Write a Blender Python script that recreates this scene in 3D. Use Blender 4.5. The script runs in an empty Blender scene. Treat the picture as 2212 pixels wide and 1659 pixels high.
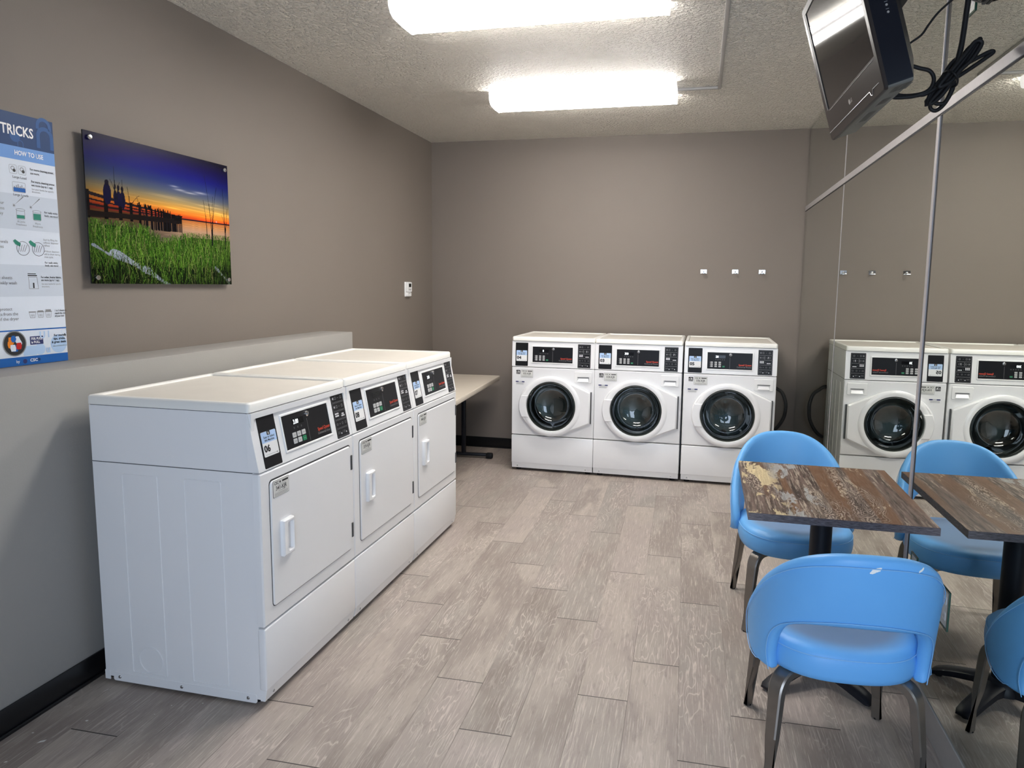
import bpy, bmesh, math, random
import numpy as np
from mathutils import Vector, Matrix
random.seed(7)
SC = bpy.context.scene
COL = SC.collection
PI = math.pi

# ------------------------------------------------------------ measurements
H = 2.821          # ceiling
XM = 3.275         # mirror wall
YR = -7.5          # rear wall
MW = 0.683         # machine width
ZC = 0.869         # control panel / front panel seam
ZT = 1.081         # underside of lid
DH = 1.115         # machine height

# ------------------------------------------------------------ materials
def s2l(c):
    return tuple((x/12.92 if x <= .04045 else ((x+.055)/1.055)**2.4) for x in c)
def rgb(r, g, b): return s2l((r/255, g/255, b/255)) + (1,)

class NT:
    def __init__(s, name):
        s.m = bpy.data.materials.new(name); s.m.use_nodes = True
        s.t = s.m.node_tree; s.t.nodes.clear()
        s.out = s.n('ShaderNodeOutputMaterial')
        s.b = s.n('ShaderNodeBsdfPrincipled'); s.l(s.b.outputs[0], s.out.inputs[0])
    def n(s, t, **k):
        x = s.t.nodes.new(t)
        for a, v in k.items(): setattr(x, a, v)
        return x
    def l(s, a, b): s.t.links.new(a, b)
    def val(s, sock, v):
        if hasattr(v, 'is_linked') or hasattr(v, 'links'): s.l(v, sock)
        else: sock.default_value = v
    def math(s, op, a, b=None, c=None, clamp=False):
        x = s.n('ShaderNodeMath', operation=op); x.use_clamp = clamp
        s.val(x.inputs[0], a)
        if b is not None: s.val(x.inputs[1], b)
        if c is not None: s.val(x.inputs[2], c)
        return x.outputs[0]
    def mix(s, f, a, b):
        x = s.n('ShaderNodeMix', data_type='RGBA')
        s.val(x.inputs['Factor'], f); s.val(x.inputs[6], a); s.val(x.inputs[7], b)
        return x.outputs[2]
    def noise(s, vec, scale, detail=2, rough=.5, dist=0):
        x = s.n('ShaderNodeTexNoise'); x.inputs['Scale'].default_value = scale
        x.inputs['Detail'].default_value = detail; x.inputs['Roughness'].default_value = rough
        x.inputs['Distortion'].default_value = dist
        if vec is not None: s.l(vec, x.inputs['Vector'])
        return x.outputs['Fac']
    def ramp(s, f, stops):
        x = s.n('ShaderNodeValToRGB'); s.l(f, x.inputs[0]); e = x.color_ramp.elements
        while len(e) < len(stops): e.new(.5)
        for k, (p, c) in enumerate(stops):
            e[k].position = p; e[k].color = c if hasattr(c, '__len__') else (c, c, c, 1)
        return x.outputs[0]
    def sm(s, f, a, b):
        x = s.n('ShaderNodeMapRange', interpolation_type='SMOOTHSTEP'); s.l(f, x.inputs[0])
        x.inputs[1].default_value = a; x.inputs[2].default_value = b
        return x.outputs[0]
    def obj(s, scale=(1, 1, 1), loc=(0, 0, 0), src='Object'):
        t = s.n('ShaderNodeTexCoord'); mp = s.n('ShaderNodeMapping')
        mp.inputs['Scale'].default_value = scale; mp.inputs['Location'].default_value = loc
        s.l(t.outputs[src], mp.inputs[0]); return mp.outputs[0]
    def bump(s, h, strength, dist):
        x = s.n('ShaderNodeBump'); x.inputs['Strength'].default_value = strength
        x.inputs['Distance'].default_value = dist
        s.l(h, x.inputs['Height']); s.l(x.outputs[0], s.b.inputs['Normal'])
    def set(s, **k):
        for a, v in k.items():
            nm = {'col': 'Base Color', 'rough': 'Roughness', 'metal': 'Metallic', 'spec': 'Specular IOR Level',
                  'trans': 'Transmission Weight', 'ior': 'IOR', 'coat': 'Coat Weight', 'sheen': 'Sheen Weight',
                  'ecol': 'Emission Color', 'es': 'Emission Strength', 'alpha': 'Alpha'}[a]
            s.val(s.b.inputs[nm], v)
        return s

def simple(name, col, rough=.5, metal=0, spec=.5, mottled=.04, scale=30, bump=0, bscale=400, bd=.0004, **k):
    t = NT(name)
    v = t.obj()
    f = t.noise(v, scale, 3)
    lo = tuple(c*(1-mottled) for c in col[:3])+(1,); hi = tuple(min(1, c*(1+mottled)) for c in col[:3])+(1,)
    t.set(col=t.mix(f, lo, hi), rough=rough, metal=metal, spec=spec, **k)
    if bump: t.bump(t.noise(v, bscale, 2), bump, bd)
    return t.m

M = {}
M['enamel'] = simple('white_enamel', (.80, .80, .81, 1), .28, mottled=.012, scale=3, bump=.12, bscale=500, bd=.0003)
M['lidw'] = simple('white_lid_plastic', (.82, .81, .77, 1), .35, mottled=.02, scale=4, bump=.1, bscale=600, bd=.0003)
M['lidin'] = simple('beige_lid_top', (.70, .665, .60, 1), .38, mottled=.05, scale=9)  # recessed lid top, more beige than the rim
M['white'] = simple('white_plastic', (.83, .83, .83, 1), .3, mottled=.01)
M['gloss'] = simple('white_door_plastic', (.84, .84, .85, 1), .16, mottled=.01)
M['black'] = simple('black_panel', (.008, .008, .010, 1), .42, mottled=.1, spec=.22)
M['lcd'] = simple('black_window', (.003, .003, .004, 1), .2, mottled=.1, spec=.25)
M['dark'] = simple('dark_gap', (.012, .012, .013, 1), .7)
M['shade'] = simple('grey_seam', (.10, .10, .105, 1), .6)
M['groove_shade'] = simple('door_groove_and_shadow', (.035, .035, .038, 1), .6)
M['stick_w'] = simple('sticker_white', (.80, .80, .80, 1), .45, mottled=.01)
M['stick_b'] = simple('sticker_blue', rgb(178, 205, 240), .45, mottled=.01)
M['label'] = simple('label_white', (.70, .70, .67, 1), .4, mottled=.03)
M['ink'] = simple('black_ink', (.012, .012, .014, 1), .5)
M['inkg'] = simple('grey_ink', (.22, .22, .23, 1), .5)
M['icon'] = simple('panel_grey_print', (.19, .19, .2, 1), .5)
M['iconw'] = simple('panel_white_print', (.8, .8, .82, 1), .5)
M['red'] = simple('red_print', rgb(205, 70, 48), .5)
M['key'] = simple('keypad_grey', (.50, .50, .50, 1), .5)
M['keygreen'] = simple('keypad_green', rgb(20, 125, 82), .5)
M['chrome'] = simple('chrome', (.85, .85, .86, 1), .12, 1)
M['steel'] = simple('zinc_screw', (.45, .45, .46, 1), .35, 1)
M['hinge'] = simple('hinge_metal', (.10, .10, .10, 1), .5, .6, mottled=.5, scale=300)
M['drum'] = simple('drum_steel', (.18, .19, .18, 1), .3, .9)
M['gasket'] = simple('grey_rubber_gasket', (.02, .026, .024, 1), .45)
M['rubber'] = simple('black_rubber', (.007, .007, .008, 1), .55, spec=.25)
M['blackmetal'] = simple('black_powder_coat', (.008, .009, .014, 1), .45, spec=.3)
M['navy'] = simple('blue_header', rgb(28, 38, 96), .5)

t = NT('led_white'); t.set(col=(0, 0, 0, 1), ecol=(.9, .95, 1, 1), es=3.0); M['led'] = t.m

# dark tinted door glass
t = NT('door_glass')
t.t.nodes.remove(t.b)
tr = t.n('ShaderNodeBsdfTransparent'); tr.inputs[0].default_value = (.34, .38, .37, 1)
gl = t.n('ShaderNodeBsdfGlossy'); gl.inputs['Roughness'].default_value = .03
gl.inputs[0].default_value = (1, 1, 1, 1)
lw = t.n('ShaderNodeLayerWeight'); lw.inputs[0].default_value = .35
mx = t.n('ShaderNodeMixShader')
f = t.math('MULTIPLY_ADD', lw.outputs['Facing'], .5, .05)
t.l(f, mx.inputs[0]); t.l(tr.outputs[0], mx.inputs[1]); t.l(gl.outputs[0], mx.inputs[2])
t.l(mx.outputs[0], t.out.inputs[0]); M['glass'] = t.m

# wall paint
def wallmat(name, col):
    t = NT(name); v = t.obj()
    a = t.noise(v, 1.3, 3); b = t.noise(v, 160, 3, .6)
    t.set(col=t.mix(a, tuple(c*.96 for c in col[:3])+(1,), tuple(c*1.04 for c in col[:3])+(1,)), rough=.62, spec=.3)
    t.bump(b, .25, .0012); return t.m
M['wall'] = wallmat('taupe_wall_paint', (.205, .174, .149, 1))
M['ledge'] = wallmat('grey_ledge_paint', (.31, .298, .28, 1))

# textured ceiling
t = NT('textured_ceiling'); v = t.obj()
n1 = t.noise(v, 52, 3, .6); n2 = t.noise(v, 1.1, 2)
vo = t.n('ShaderNodeTexVoronoi'); vo.inputs['Scale'].default_value = 70; t.l(v, vo.inputs['Vector'])
hgt = t.math('ADD', t.sm(n1, .42, .68), t.math('MULTIPLY', vo.outputs['Distance'], -.5))
t.set(col=t.mix(n2, (.80, .755, .675, 1), (.85, .805, .72, 1)), rough=.6, spec=.35)
t.bump(hgt, 1.0, .011); M['ceil'] = t.m

M['base'] = simple('black_vinyl_baseboard', (.006, .006, .007, 1), .35, mottled=.5, scale=6)
M['ltrim'] = simple('pale_grey_trim', (.40, .385, .37, 1), .5, mottled=.05)
M['alu'] = simple('brushed_aluminium', (.40, .38, .38, 1), .5, .25, mottled=.08, scale=60)

# mirror
t = NT('mirror_silver'); v = t.obj()
t.set(col=t.mix(t.noise(v, .8, 2), (.71, .735, .69, 1), (.73, .755, .71, 1)), rough=.004, metal=1); M['mirror'] = t.m
M['gedge'] = simple('green_glass_edge', (.02, .07, .05, 1), .2, mottled=.2)

# floor planks: UV.x = plank width m, UV.y = length m ; attribute 'prnd'
t = NT('grey_oak_vinyl_planks')
uv = t.n('ShaderNodeUVMap'); uv.uv_map = 'UVMap'
at = t.n('ShaderNodeAttribute'); at.attribute_name = 'prnd'
sep = t.n('ShaderNodeSeparateXYZ'); t.l(uv.outputs[0], sep.inputs[0])
asep = t.n('ShaderNodeSeparateColor'); t.l(at.outputs['Color'], asep.inputs[0])
r1, r2, r3 = asep.outputs[0], asep.outputs[1], asep.outputs[2]
def pv(sx, sy, off):
    c = t.n('ShaderNodeCombineXYZ')
    t.l(t.math('MULTIPLY', sep.outputs[0], sx), c.inputs[0])
    t.l(t.math('MULTIPLY', sep.outputs[1], sy), c.inputs[1])
    t.l(t.math('MULTIPLY', r1, off), c.inputs[2]); return c.outputs[0]
big = t.noise(pv(9.0, 1.7, 60), 1.0, 3, .5, .35)
rings = t.math('FRACT', t.math('MULTIPLY', big, 17.0))
line = t.math('ABSOLUTE', t.math('SUBTRACT', rings, .5))
line = t.sm(line, .36, .5)
fine = t.noise(pv(230, 7, 31), 1.0, 4, .7)
fineS = t.sm(fine, .50, .70)
speck = t.noise(pv(60, 12, 17), 1.0, 4, .7)
mask = t.sm(t.noise(pv(6, 1.6, 91), 1.0, 3), .46, .66)
cloud = t.noise(pv(7, 2.2, 43), 1.0, 3)
base = t.mix(r2, (.255, .21, .183, 1), (.40, .34, .305, 1))
base = t.mix(t.sm(cloud, .40, .62), base, t.mix(r3, (.30, .265, .235, 1), (.42, .36, .31, 1)))
lite = t.mix(r3, (.70, .61, .545, 1), (.62, .545, .49, 1))
c = t.mix(t.math('MULTIPLY', fineS, .62), base, lite)
c = t.mix(t.math('MULTIPLY', line, t.math('MULTIPLY', mask, .55)), c, lite)
c = t.mix(t.math('MULTIPLY', t.sm(speck, .52, .72), .35), c, (.17, .14, .12, 1))
def edge(sock, size, w):
    a = t.math('MINIMUM', sock, t.math('SUBTRACT', size, sock))
    return t.math('LESS_THAN', a, w)
e1 = edge(sep.outputs[1], 1.19, .0022)
e2 = t.math('MULTIPLY', edge(sep.outputs[0], .1852, .0009), t.sm(t.noise(t.obj(src='Object'), 1.6, 2), .42, .6))
c = t.mix(t.math('MULTIPLY', e2, .75), c, (.07, .055, .045, 1))
c = t.mix(t.math('MULTIPLY', e1, .93), c, (.02, .017, .015, 1))
t.set(col=c, rough=t.math('MULTIPLY_ADD', fine, .2, .36), spec=.42)
t.bump(t.math('ADD', fine, t.math('MULTIPLY', line, .4)), .25, .0008)
M['floor'] = t.m
M['fleck'] = simple('white_paint_fleck', (.72, .70, .66, 1), .6)

# blue vinyl upholstery
def blue(name, greyed=None, chips=None):
    t = NT(name); v = t.obj()
    n = t.noise(v, 6, 3); f = t.noise(v, 350, 2)
    c = t.mix(n, rgb(100, 168, 230), rgb(108, 178, 238))
    if greyed:  # greyer blue over the middle of the seat top
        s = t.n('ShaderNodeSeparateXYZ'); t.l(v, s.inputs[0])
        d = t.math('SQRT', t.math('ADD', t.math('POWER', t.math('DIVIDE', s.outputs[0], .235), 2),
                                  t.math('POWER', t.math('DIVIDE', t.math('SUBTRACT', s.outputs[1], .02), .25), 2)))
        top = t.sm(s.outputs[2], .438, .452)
        w = t.math('MULTIPLY', t.math('SUBTRACT', 1, t.sm(d, .72, 1.02)), t.math('MULTIPLY', top, greyed))
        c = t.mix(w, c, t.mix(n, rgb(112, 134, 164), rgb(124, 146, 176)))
    for (cx, cy, cz, rx, rz) in (chips or []):
        s = t.n('ShaderNodeSeparateXYZ'); t.l(v, s.inputs[0])
        dx = t.math('DIVIDE', t.math('SUBTRACT', s.outputs[0], cx), rx)
        dz = t.math('DIVIDE', t.math('SUBTRACT', t.math('SUBTRACT', s.outputs[2], cz), t.math('MULTIPLY', t.math('SUBTRACT', s.outputs[0], cx), .6)), rz)
        d = t.math('ADD', t.math('SQRT', t.math('ADD', t.math('POWER', dx, 2), t.math('POWER', dz, 2))), t.math('MULTIPLY', t.math('SUBTRACT', t.noise(v, 90, 2), .5), 1.6))
        m = t.math('MULTIPLY', t.math('LESS_THAN', d, 1), t.math('LESS_THAN', s.outputs[1], -.2))
        c = t.mix(m, c, (.86, .86, .84, 1))
    t.set(col=c, rough=.42, spec=.4)
    t.bump(f, .12, .0004); return t.m
M['blue'] = blue('blue_vinyl')
M['bluechip'] = blue('blue_vinyl_chipped', chips=[(.005, -.33, .772, .016, .008), (.13, -.3, .772, .008, .004)])
M['blueseat'] = blue('blue_vinyl_seat', greyed=.95)
M['thread'] = simple('pale_blue_thread', rgb(130, 185, 232), .6)
M['leg'] = simple('bronze_grey_leg', (.215, .195, .175, 1), .33, .75, mottled=.12, scale=25)

# distressed table laminate
t = NT('distressed_wood_laminate')
v = t.obj(); s = t.n('ShaderNodeSeparateXYZ'); t.l(v, s.inputs[0]); X_, Y_ = s.outputs[0], s.outputs[1]
streak = t.noise(t.obj((42, 3.2, 1)), 1, 5, .65)
fine = t.noise(t.obj((120, 7, 1), (4, 2, 0)), 1, 4, .7); fs = t.sm(fine, .50, .60)
warp = t.noise(t.obj((7, 2.5, 1), (2, 9, 0)), 1, 4, .6)
c = t.mix(t.sm(streak, .35, .65), rgb(50, 38, 35), rgb(108, 90, 82))
lite = t.mix(warp, rgb(150, 134, 122), rgb(205, 190, 170))
c = t.mix(t.math('MULTIPLY', fs, t.math('MULTIPLY_ADD', t.sm(warp, .4, .6), .5, .2)), c, lite)
band = t.sm(t.noise(t.obj((9.5, .4, 1), (1.7, 0, 0)), 1, 1), .52, .57)
c = t.mix(t.math('MULTIPLY', band, .82), c, t.mix(streak, rgb(84, 54, 34), rgb(122, 86, 56)))
for kx, ky, kr, fq in ((-.045, -.20, .62, 17), (.125, -.15, .46, 15), (-.24, .10, .36, 14), (.09, .22, .40, 16)):
    d = t.math('SQRT', t.math('ADD', t.math('POWER', t.math('MULTIPLY', t.math('SUBTRACT', X_, kx), 9.0), 2), t.math('POWER', t.math('MULTIPLY', t.math('SUBTRACT', Y_, ky), 1.9), 2)))
    d = t.math('ADD', d, t.math('MULTIPLY', t.math('SUBTRACT', warp, .5), 1.5))
    d = t.math('ADD', d, t.math('MULTIPLY', t.math('SUBTRACT', fine, .5), .05))
    rg = t.math('FRACT', t.math('MULTIPLY', d, fq)); ln = t.math('MULTIPLY', t.sm(rg, .45, .62), t.math('SUBTRACT', 1, t.sm(rg, .86, .99)))
    mk = t.math('MULTIPLY', t.math('SUBTRACT', 1, t.sm(d, kr*.6, kr*1.1)), t.sm(streak, .28, .6))
    c = t.mix(t.math('MULTIPLY', mk, .55), c, rgb(58, 44, 40))
    c = t.mix(t.math('MULTIPLY', t.math('MULTIPLY', ln, mk), .72), c, lite)
def patch(x0, x1, th, off, sc=(15, 4.5, 1)):
    n = t.noise(t.obj(sc, off), 1, 6, .7, .5)
    w = t.math('MULTIPLY', t.sm(X_, x0-.04, x0+.03), t.math('SUBTRACT', 1, t.sm(X_, x1-.03, x1+.04)))
    return t.math('MULTIPLY', t.math('MULTIPLY', t.sm(n, th, th+.035), w), t.math('SUBTRACT', 1, t.math('MULTIPLY', t.math('SUBTRACT', 1, fs), .25)))
c = t.mix(patch(-.34, -.17, .52, (3.1, .7, 0)), c, rgb(206, 188, 148))
c = t.mix(patch(-.17, -.05, .52, (8.3, 5.2, 0)), c, rgb(160, 162, 162))
c = t.mix(patch(.02, .34, .60, (1.3, 3.2, 0)), c, rgb(176, 160, 138))
t.set(col=c, rough=.38, spec=.45); t.bump(fine, .2, .0006); M['ttop'] = t.m
t = NT('dark_wood_edge'); fine = t.noise(t.obj((40, 40, 400)), 1, 4, .7)
t.set(col=t.mix(t.sm(fine, .35, .65), rgb(62, 52, 54), rgb(108, 98, 100)), rough=.5); M['tedge'] = t.m
t = NT('cream_laminate'); fine = t.noise(t.obj((60, 2.2, 60)), 1, 4, .6)
t.set(col=t.mix(fine, (.52, .46, .38, 1), (.70, .64, .55, 1)), rough=.35); M['cream'] = t.m
M['brown_steel'] = simple('tv_front_gloss', (.032, .027, .025, 1), .3, mottled=.1, spec=.07)
t = NT('tv_screen'); t.set(col=t.mix(t.noise(t.obj(), 4), (.020, .019, .019, 1), (.024, .022, .021, 1)), rough=.05, spec=.13); M['screen'] = t.m
M['tvback'] = simple('tv_side_black', (.004, .005, .010, 1), .35, mottled=.1, spec=.18)
M['tvunder'] = simple('tv_underside_grey', (.13, .13, .12, 1), .5, mottled=.1, spec=.2)
t = NT('hose_black'); t.set(col=t.mix(t.noise(t.obj(), 80), (.010, .010, .011, 1), (.03, .03, .03, 1)), rough=.5); M['hose'] = t.m

def emis(name, col, st):
    t = NT(name); v = t.obj((1, 1, 1)); n = t.noise(v, 2.0, 1)
    t.set(col=(.8, .8, .8, 1), ecol=col, es=t.math('MULTIPLY_ADD', n, st*.1, st*.95)); return t.m
M['tube'] = emis('lit_acrylic_lens', (1, .965, .93, 1), 34.0)
M['tubes'] = emis('lit_acrylic_side', (1, .965, .93, 1), 62.0)
M['tubed'] = emis('lit_acrylic_rib', (1, .94, .93, 1), .78)
M['endcap'] = emis('lit_acrylic_end', (1, .95, .94, 1), .82)

# ------------------------------------------------------------ mesh building
class MB:
    def __init__(s): s.bm = bmesh.new(); s.mats = []
    def mi(s, m):
        m = M[m] if isinstance(m, str) else m
        if m not in s.mats: s.mats.append(m)
        return s.mats.index(m)
    def add(s, verts, faces, m, smooth=False):
        k = s.mi(m); vs = [s.bm.verts.new(v) for v in verts]
        for f in faces:
            try:
                fc = s.bm.faces.new([vs[i] for i in f]); fc.material_index = k; fc.smooth = smooth
            except ValueError: pass
    def addbm(s, b, m, smooth=False, mat=None):
        b.verts.ensure_lookup_table()
        if mat is not None: bmesh.ops.transform(b, matrix=mat, verts=b.verts)
        for i, v in enumerate(b.verts): v.index = i
        s.add([v.co.copy() for v in b.verts], [[v.index for v in f.verts] for f in b.faces], m, smooth)
        b.free()
    def box(s, x0, x1, y0, y1, z0, z1, m, bev=0, seg=2, smooth=None, top=None):
        b = bmesh.new()
        r = bmesh.ops.create_cube(b, size=1)
        for v in r['verts']:
            v.co = Vector(((x0+x1)/2+v.co.x*(x1-x0), (y0+y1)/2+v.co.y*(y1-y0), (z0+z1)/2+v.co.z*(z1-z0)))
        if bev: bmesh.ops.bevel(b, geom=b.edges[:], offset=bev, segments=seg, affect='EDGES', profile=.5)
        if top:      # top = (inset, depth) recess in the upper face
            fs = [f for f in b.faces if f.normal.z > .99]
            fs = [max(fs, key=lambda f: f.calc_area())]
            bmesh.ops.inset_region(b, faces=fs, thickness=top[0])
            bmesh.ops.inset_region(b, faces=fs, thickness=top[1]*1.5, depth=-top[1])
        s.addbm(b, m, bool(bev) if smooth is None else smooth)
    def plate(s, pts, h0, h1, m, F=None, c=0, hole=None, cin=None):
        """polygon pts (u,v) at heights h0..h1 through F(u,v,h); optional chamfer c and hole loop"""
        F = F or (lambda u, v, h: Vector((u, -h, v)))
        pts = ccw(pts); n = len(pts); k = s.mi(m); bm = s.bm
        def loop(P, h): return [bm.verts.new(F(u, v, h)) for u, v in P]
        def band(A, B, rev=False):
            for i in range(len(A)):
                j = (i+1) % len(A); q = [A[i], A[j], B[j], B[i]]
                if rev: q = q[::-1]
                try:
                    f = bm.faces.new(q); f.material_index = k; f.smooth = False
                except ValueError: pass
        lo = loop(pts, h0); fr = lo
        if h1 != h0:
            if c:
                mid = loop(pts, h1-c); band(lo, mid); top = loop(offs(pts, -c), h1); band(mid, top); fr = top
            else:
                top = loop(pts, h1); band(lo, top); fr = top
        if hole is None:
            f = bm.faces.new(fr); f.material_index = k
        else:
            hole = ccw(hole); ci = c if cin is None else cin
            hf = loop(offs(hole, ci) if ci else hole, h1)
            if ci:
                hm = loop(hole, h1-ci); band(hf, hm, True)
            else: hm = hf
            if h1 != h0:
                hb = loop(hole, h0); band(hm, hb, True)
            # bridge by triangulating ring
            es = []
            for L in (fr, hf):
                for i in range(len(L)):
                    e = bm.edges.get((L[i], L[(i+1) % len(L)])) or bm.edges.new((L[i], L[(i+1) % len(L)]))
                    es.append(e)
            r = bmesh.ops.triangle_fill(bm, use_beauty=True, use_dissolve=False, edges=es)
            uvd = {}
            for L, PP in ((fr, offs(pts, -c) if (c and h1 != h0) else pts), (hf, offs(hole, ci) if ci else hole)):
                for vv, q in zip(L, PP): uvd[vv] = q
            bad = []
            for g in r['geom']:
                if isinstance(g, bmesh.types.BMFace):
                    g.material_index = k
                    cu = sum(uvd[v][0] for v in g.verts)/len(g.verts); cv = sum(uvd[v][1] for v in g.verts)/len(g.verts)
                    if inside(cu, cv, hole): bad.append(g)
            if bad: bmesh.ops.delete(bm, geom=bad, context='FACES_ONLY')
    def lathe(s, prof, m, o=(0, 0, 0), axis='z', n=48, smooth=True, caps=True):
        vs = []; fs = []
        for (r, h) in prof:
            for i in range(n):
                a = 2*PI*i/n; c_, s_ = r*math.cos(a), r*math.sin(a)
                p = (c_, s_, h) if axis == 'z' else ((c_, h, s_) if axis == 'y' else (h, c_, s_))
                vs.append((o[0]+p[0], o[1]+p[1], o[2]+p[2]))
        for j in range(len(prof)-1):
            for i in range(n):
                k = (i+1) % n
                fs.append((j*n+i, j*n+k, (j+1)*n+k, (j+1)*n+i))
        for j, (r, h) in ((0, prof[0]), (len(prof)-1, prof[-1])):
            if caps and r > 1e-5: fs.append(tuple(j*n+i for i in range(n)))
        s.add(vs, fs, m, smooth)
    def tube(s, path, r, m, n=8, closed=False, smooth=True, caps=True):
        P = [Vector(p) for p in path]; N = len(P); vs = []; fs = []
        up = Vector((0, 0, 1)); prev = None
        for i in range(N):
            a = P[(i-1) % N] if (closed or i > 0) else P[i]; b = P[(i+1) % N] if (closed or i < N-1) else P[i]
            d = (b-a).normalized()
            if prev is None:
                x = d.cross(up)
                if x.length < .1: x = d.cross(Vector((1, 0, 0)))
            else: x = prev-d*prev.dot(d)
            x.normalize(); prev = x; y = d.cross(x)
            rr = r[i] if hasattr(r, '__len__') else r
            for k in range(n):
                t_ = 2*PI*k/n; vs.append(P[i]+x*rr*math.cos(t_)+y*rr*math.sin(t_))
        for i in range(N if closed else N-1):
            j = (i+1) % N
            for k in range(n):
                l = (k+1) % n; fs.append((i*n+k, i*n+l, j*n+l, j*n+k))
        if caps and not closed:
            fs.append(tuple(range(n))); fs.append(tuple((N-1)*n+k for k in range(n)))
        s.add(vs, fs, m, smooth)
    def text(s, body, u, v, size, m, F=None, h=.0006, align='LEFT', bold=0.0, sx=1.0, rot=0):
        F = F or (lambda u, v, h: Vector((u, -h, v)))
        cu = bpy.data.curves.new('txt', 'FONT'); cu.body = body; cu.size = size; cu.align_x = align
        cu.offset = bold*size; cu.resolution_u = 2; cu.fill_mode = 'FRONT'
        ob = bpy.data.objects.new('txt', cu); COL.objects.link(ob)
        dg = bpy.context.evaluated_depsgraph_get(); me = bpy.data.meshes.new_from_object(ob.evaluated_get(dg))
        cr, sr = math.cos(rot), math.sin(rot)
        vs = []
        for q in me.vertices:
            a, b = q.co.x*sx, q.co.y
            vs.append(F(u+a*cr-b*sr, v+a*sr+b*cr, h))
        s.add(vs, [list(p.vertices) for p in me.polygons], m)
        bpy.data.objects.remove(ob); bpy.data.curves.remove(cu); bpy.data.meshes.remove(me)
    def rect(s, u0, u1, v0, v1, m, F=None, h=.0006):
        s.plate([(u0, v0), (u1, v0), (u1, v1), (u0, v1)], h, h, m, F)
    def frame(s, u0, u1, v0, v1, w, m, F=None, h=.0006, r=0):
        s.plate(rr(u0, u1, v0, v1, r) if r else [(u0, v0), (u1, v0), (u1, v1), (u0, v1)], h, h, m, F,
                hole=(rr(u0+w, u1-w, v0+w, v1-w, max(r-w, .0005)) if r else [(u0+w, v0+w), (u1-w, v0+w), (u1-w, v1-w), (u0+w, v1-w)]))
    def build(s, name, parent=None, ang=35, recalc=True, subsurf=0):
        if recalc: bmesh.ops.recalc_face_normals(s.bm, faces=s.bm.faces[:])
        me = bpy.data.meshes.new(name); s.bm.to_mesh(me); s.bm.free()
        for m in s.mats: me.materials.append(m)
        o = bpy.data.objects.new(name, me); COL.objects.link(o)
        if parent is not None: o.parent = parent
        if ang: me.set_sharp_from_angle(angle=math.radians(ang))
        if subsurf:
            md = o.modifiers.new('s', 'SUBSURF'); md.levels = subsurf; md.render_levels = subsurf
        return o

def inside(x, y, P):
    r = False
    for i in range(len(P)):
        (x1, y1), (x2, y2) = P[i-1], P[i]
        if (y1 > y) != (y2 > y) and x < (x2-x1)*(y-y1)/(y2-y1)+x1: r = not r
    return r
def ccw(P):
    a = sum(P[i][0]*P[(i+1) % len(P)][1]-P[(i+1) % len(P)][0]*P[i][1] for i in range(len(P)))
    return list(P) if a > 0 else list(P)[::-1]
def offs(P, d):
    P = ccw(P); n = len(P); R = []
    for i in range(n):
        a, b, c = Vector(P[i-1]), Vector(P[i]), Vector(P[(i+1) % n])
        e1 = (b-a); e2 = (c-b)
        if e1.length < 1e-9 or e2.length < 1e-9: R.append(tuple(b)); continue
        e1.normalize(); e2.normalize()
        n1 = Vector((e1.y, -e1.x)); n2 = Vector((e2.y, -e2.x)); nn = n1+n2
        if nn.length < 1e-6: nn = n1
        nn.normalize(); R.append(tuple(b+nn*d/max(.4, nn.dot(n1))))
    return R
def rr(x0, x1, z0, z1, r, n=5):
    P = []
    for cx, cz, a0 in ((x1-r, z0+r, -90), (x1-r, z1-r, 0), (x0+r, z1-r, 90), (x0+r, z0+r, 180)):
        for k in range(n+1):
            a = math.radians(a0+90*k/n); P.append((cx+r*math.cos(a), cz+r*math.sin(a)))
    return P
def circ(cx, cz, r, n=48): return [(cx+r*math.cos(2*PI*k/n), cz+r*math.sin(2*PI*k/n)) for k in range(n)]
def crom(P, n=8, closed=False):
    P = [Vector(p) for p in P]; N = len(P); R = []
    for i in range(N if closed else N-1):
        g = (lambda k: P[k % N]) if closed else (lambda k: P[min(max(k, 0), N-1)])
        p0, p1, p2, p3 = g(i-1), g(i), g(i+1), g(i+2)
        for k in range(n):
            t_ = k/n; R.append(.5*((2*p1)+(p2-p0)*t_+(2*p0-5*p1+4*p2-p3)*t_*t_+(3*p1-p0-3*p2+p3)*t_**3))
    if not closed: R.append(P[-1])
    return R

def tag(o, label=None, cat=None, group=None, kind=None):
    if label: o['label'] = label
    if cat: o['category'] = cat
    if group: o['group'] = group
    if kind: o['kind'] = kind
    return o
def empty(name, loc=(0, 0, 0), rz=0):
    o = bpy.data.objects.new(name, None); o.empty_display_size = .05; COL.objects.link(o)
    o.location = loc; o.rotation_euler = (0, 0, rz); return o
def struct(o, label=None): o['kind'] = 'structure'; 
def copy_tree(o, parent=None):
    c = o.copy(); COL.objects.link(c); c.parent = parent
    for ch in [x for x in o.children]: copy_tree(ch, c)
    return c

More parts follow.
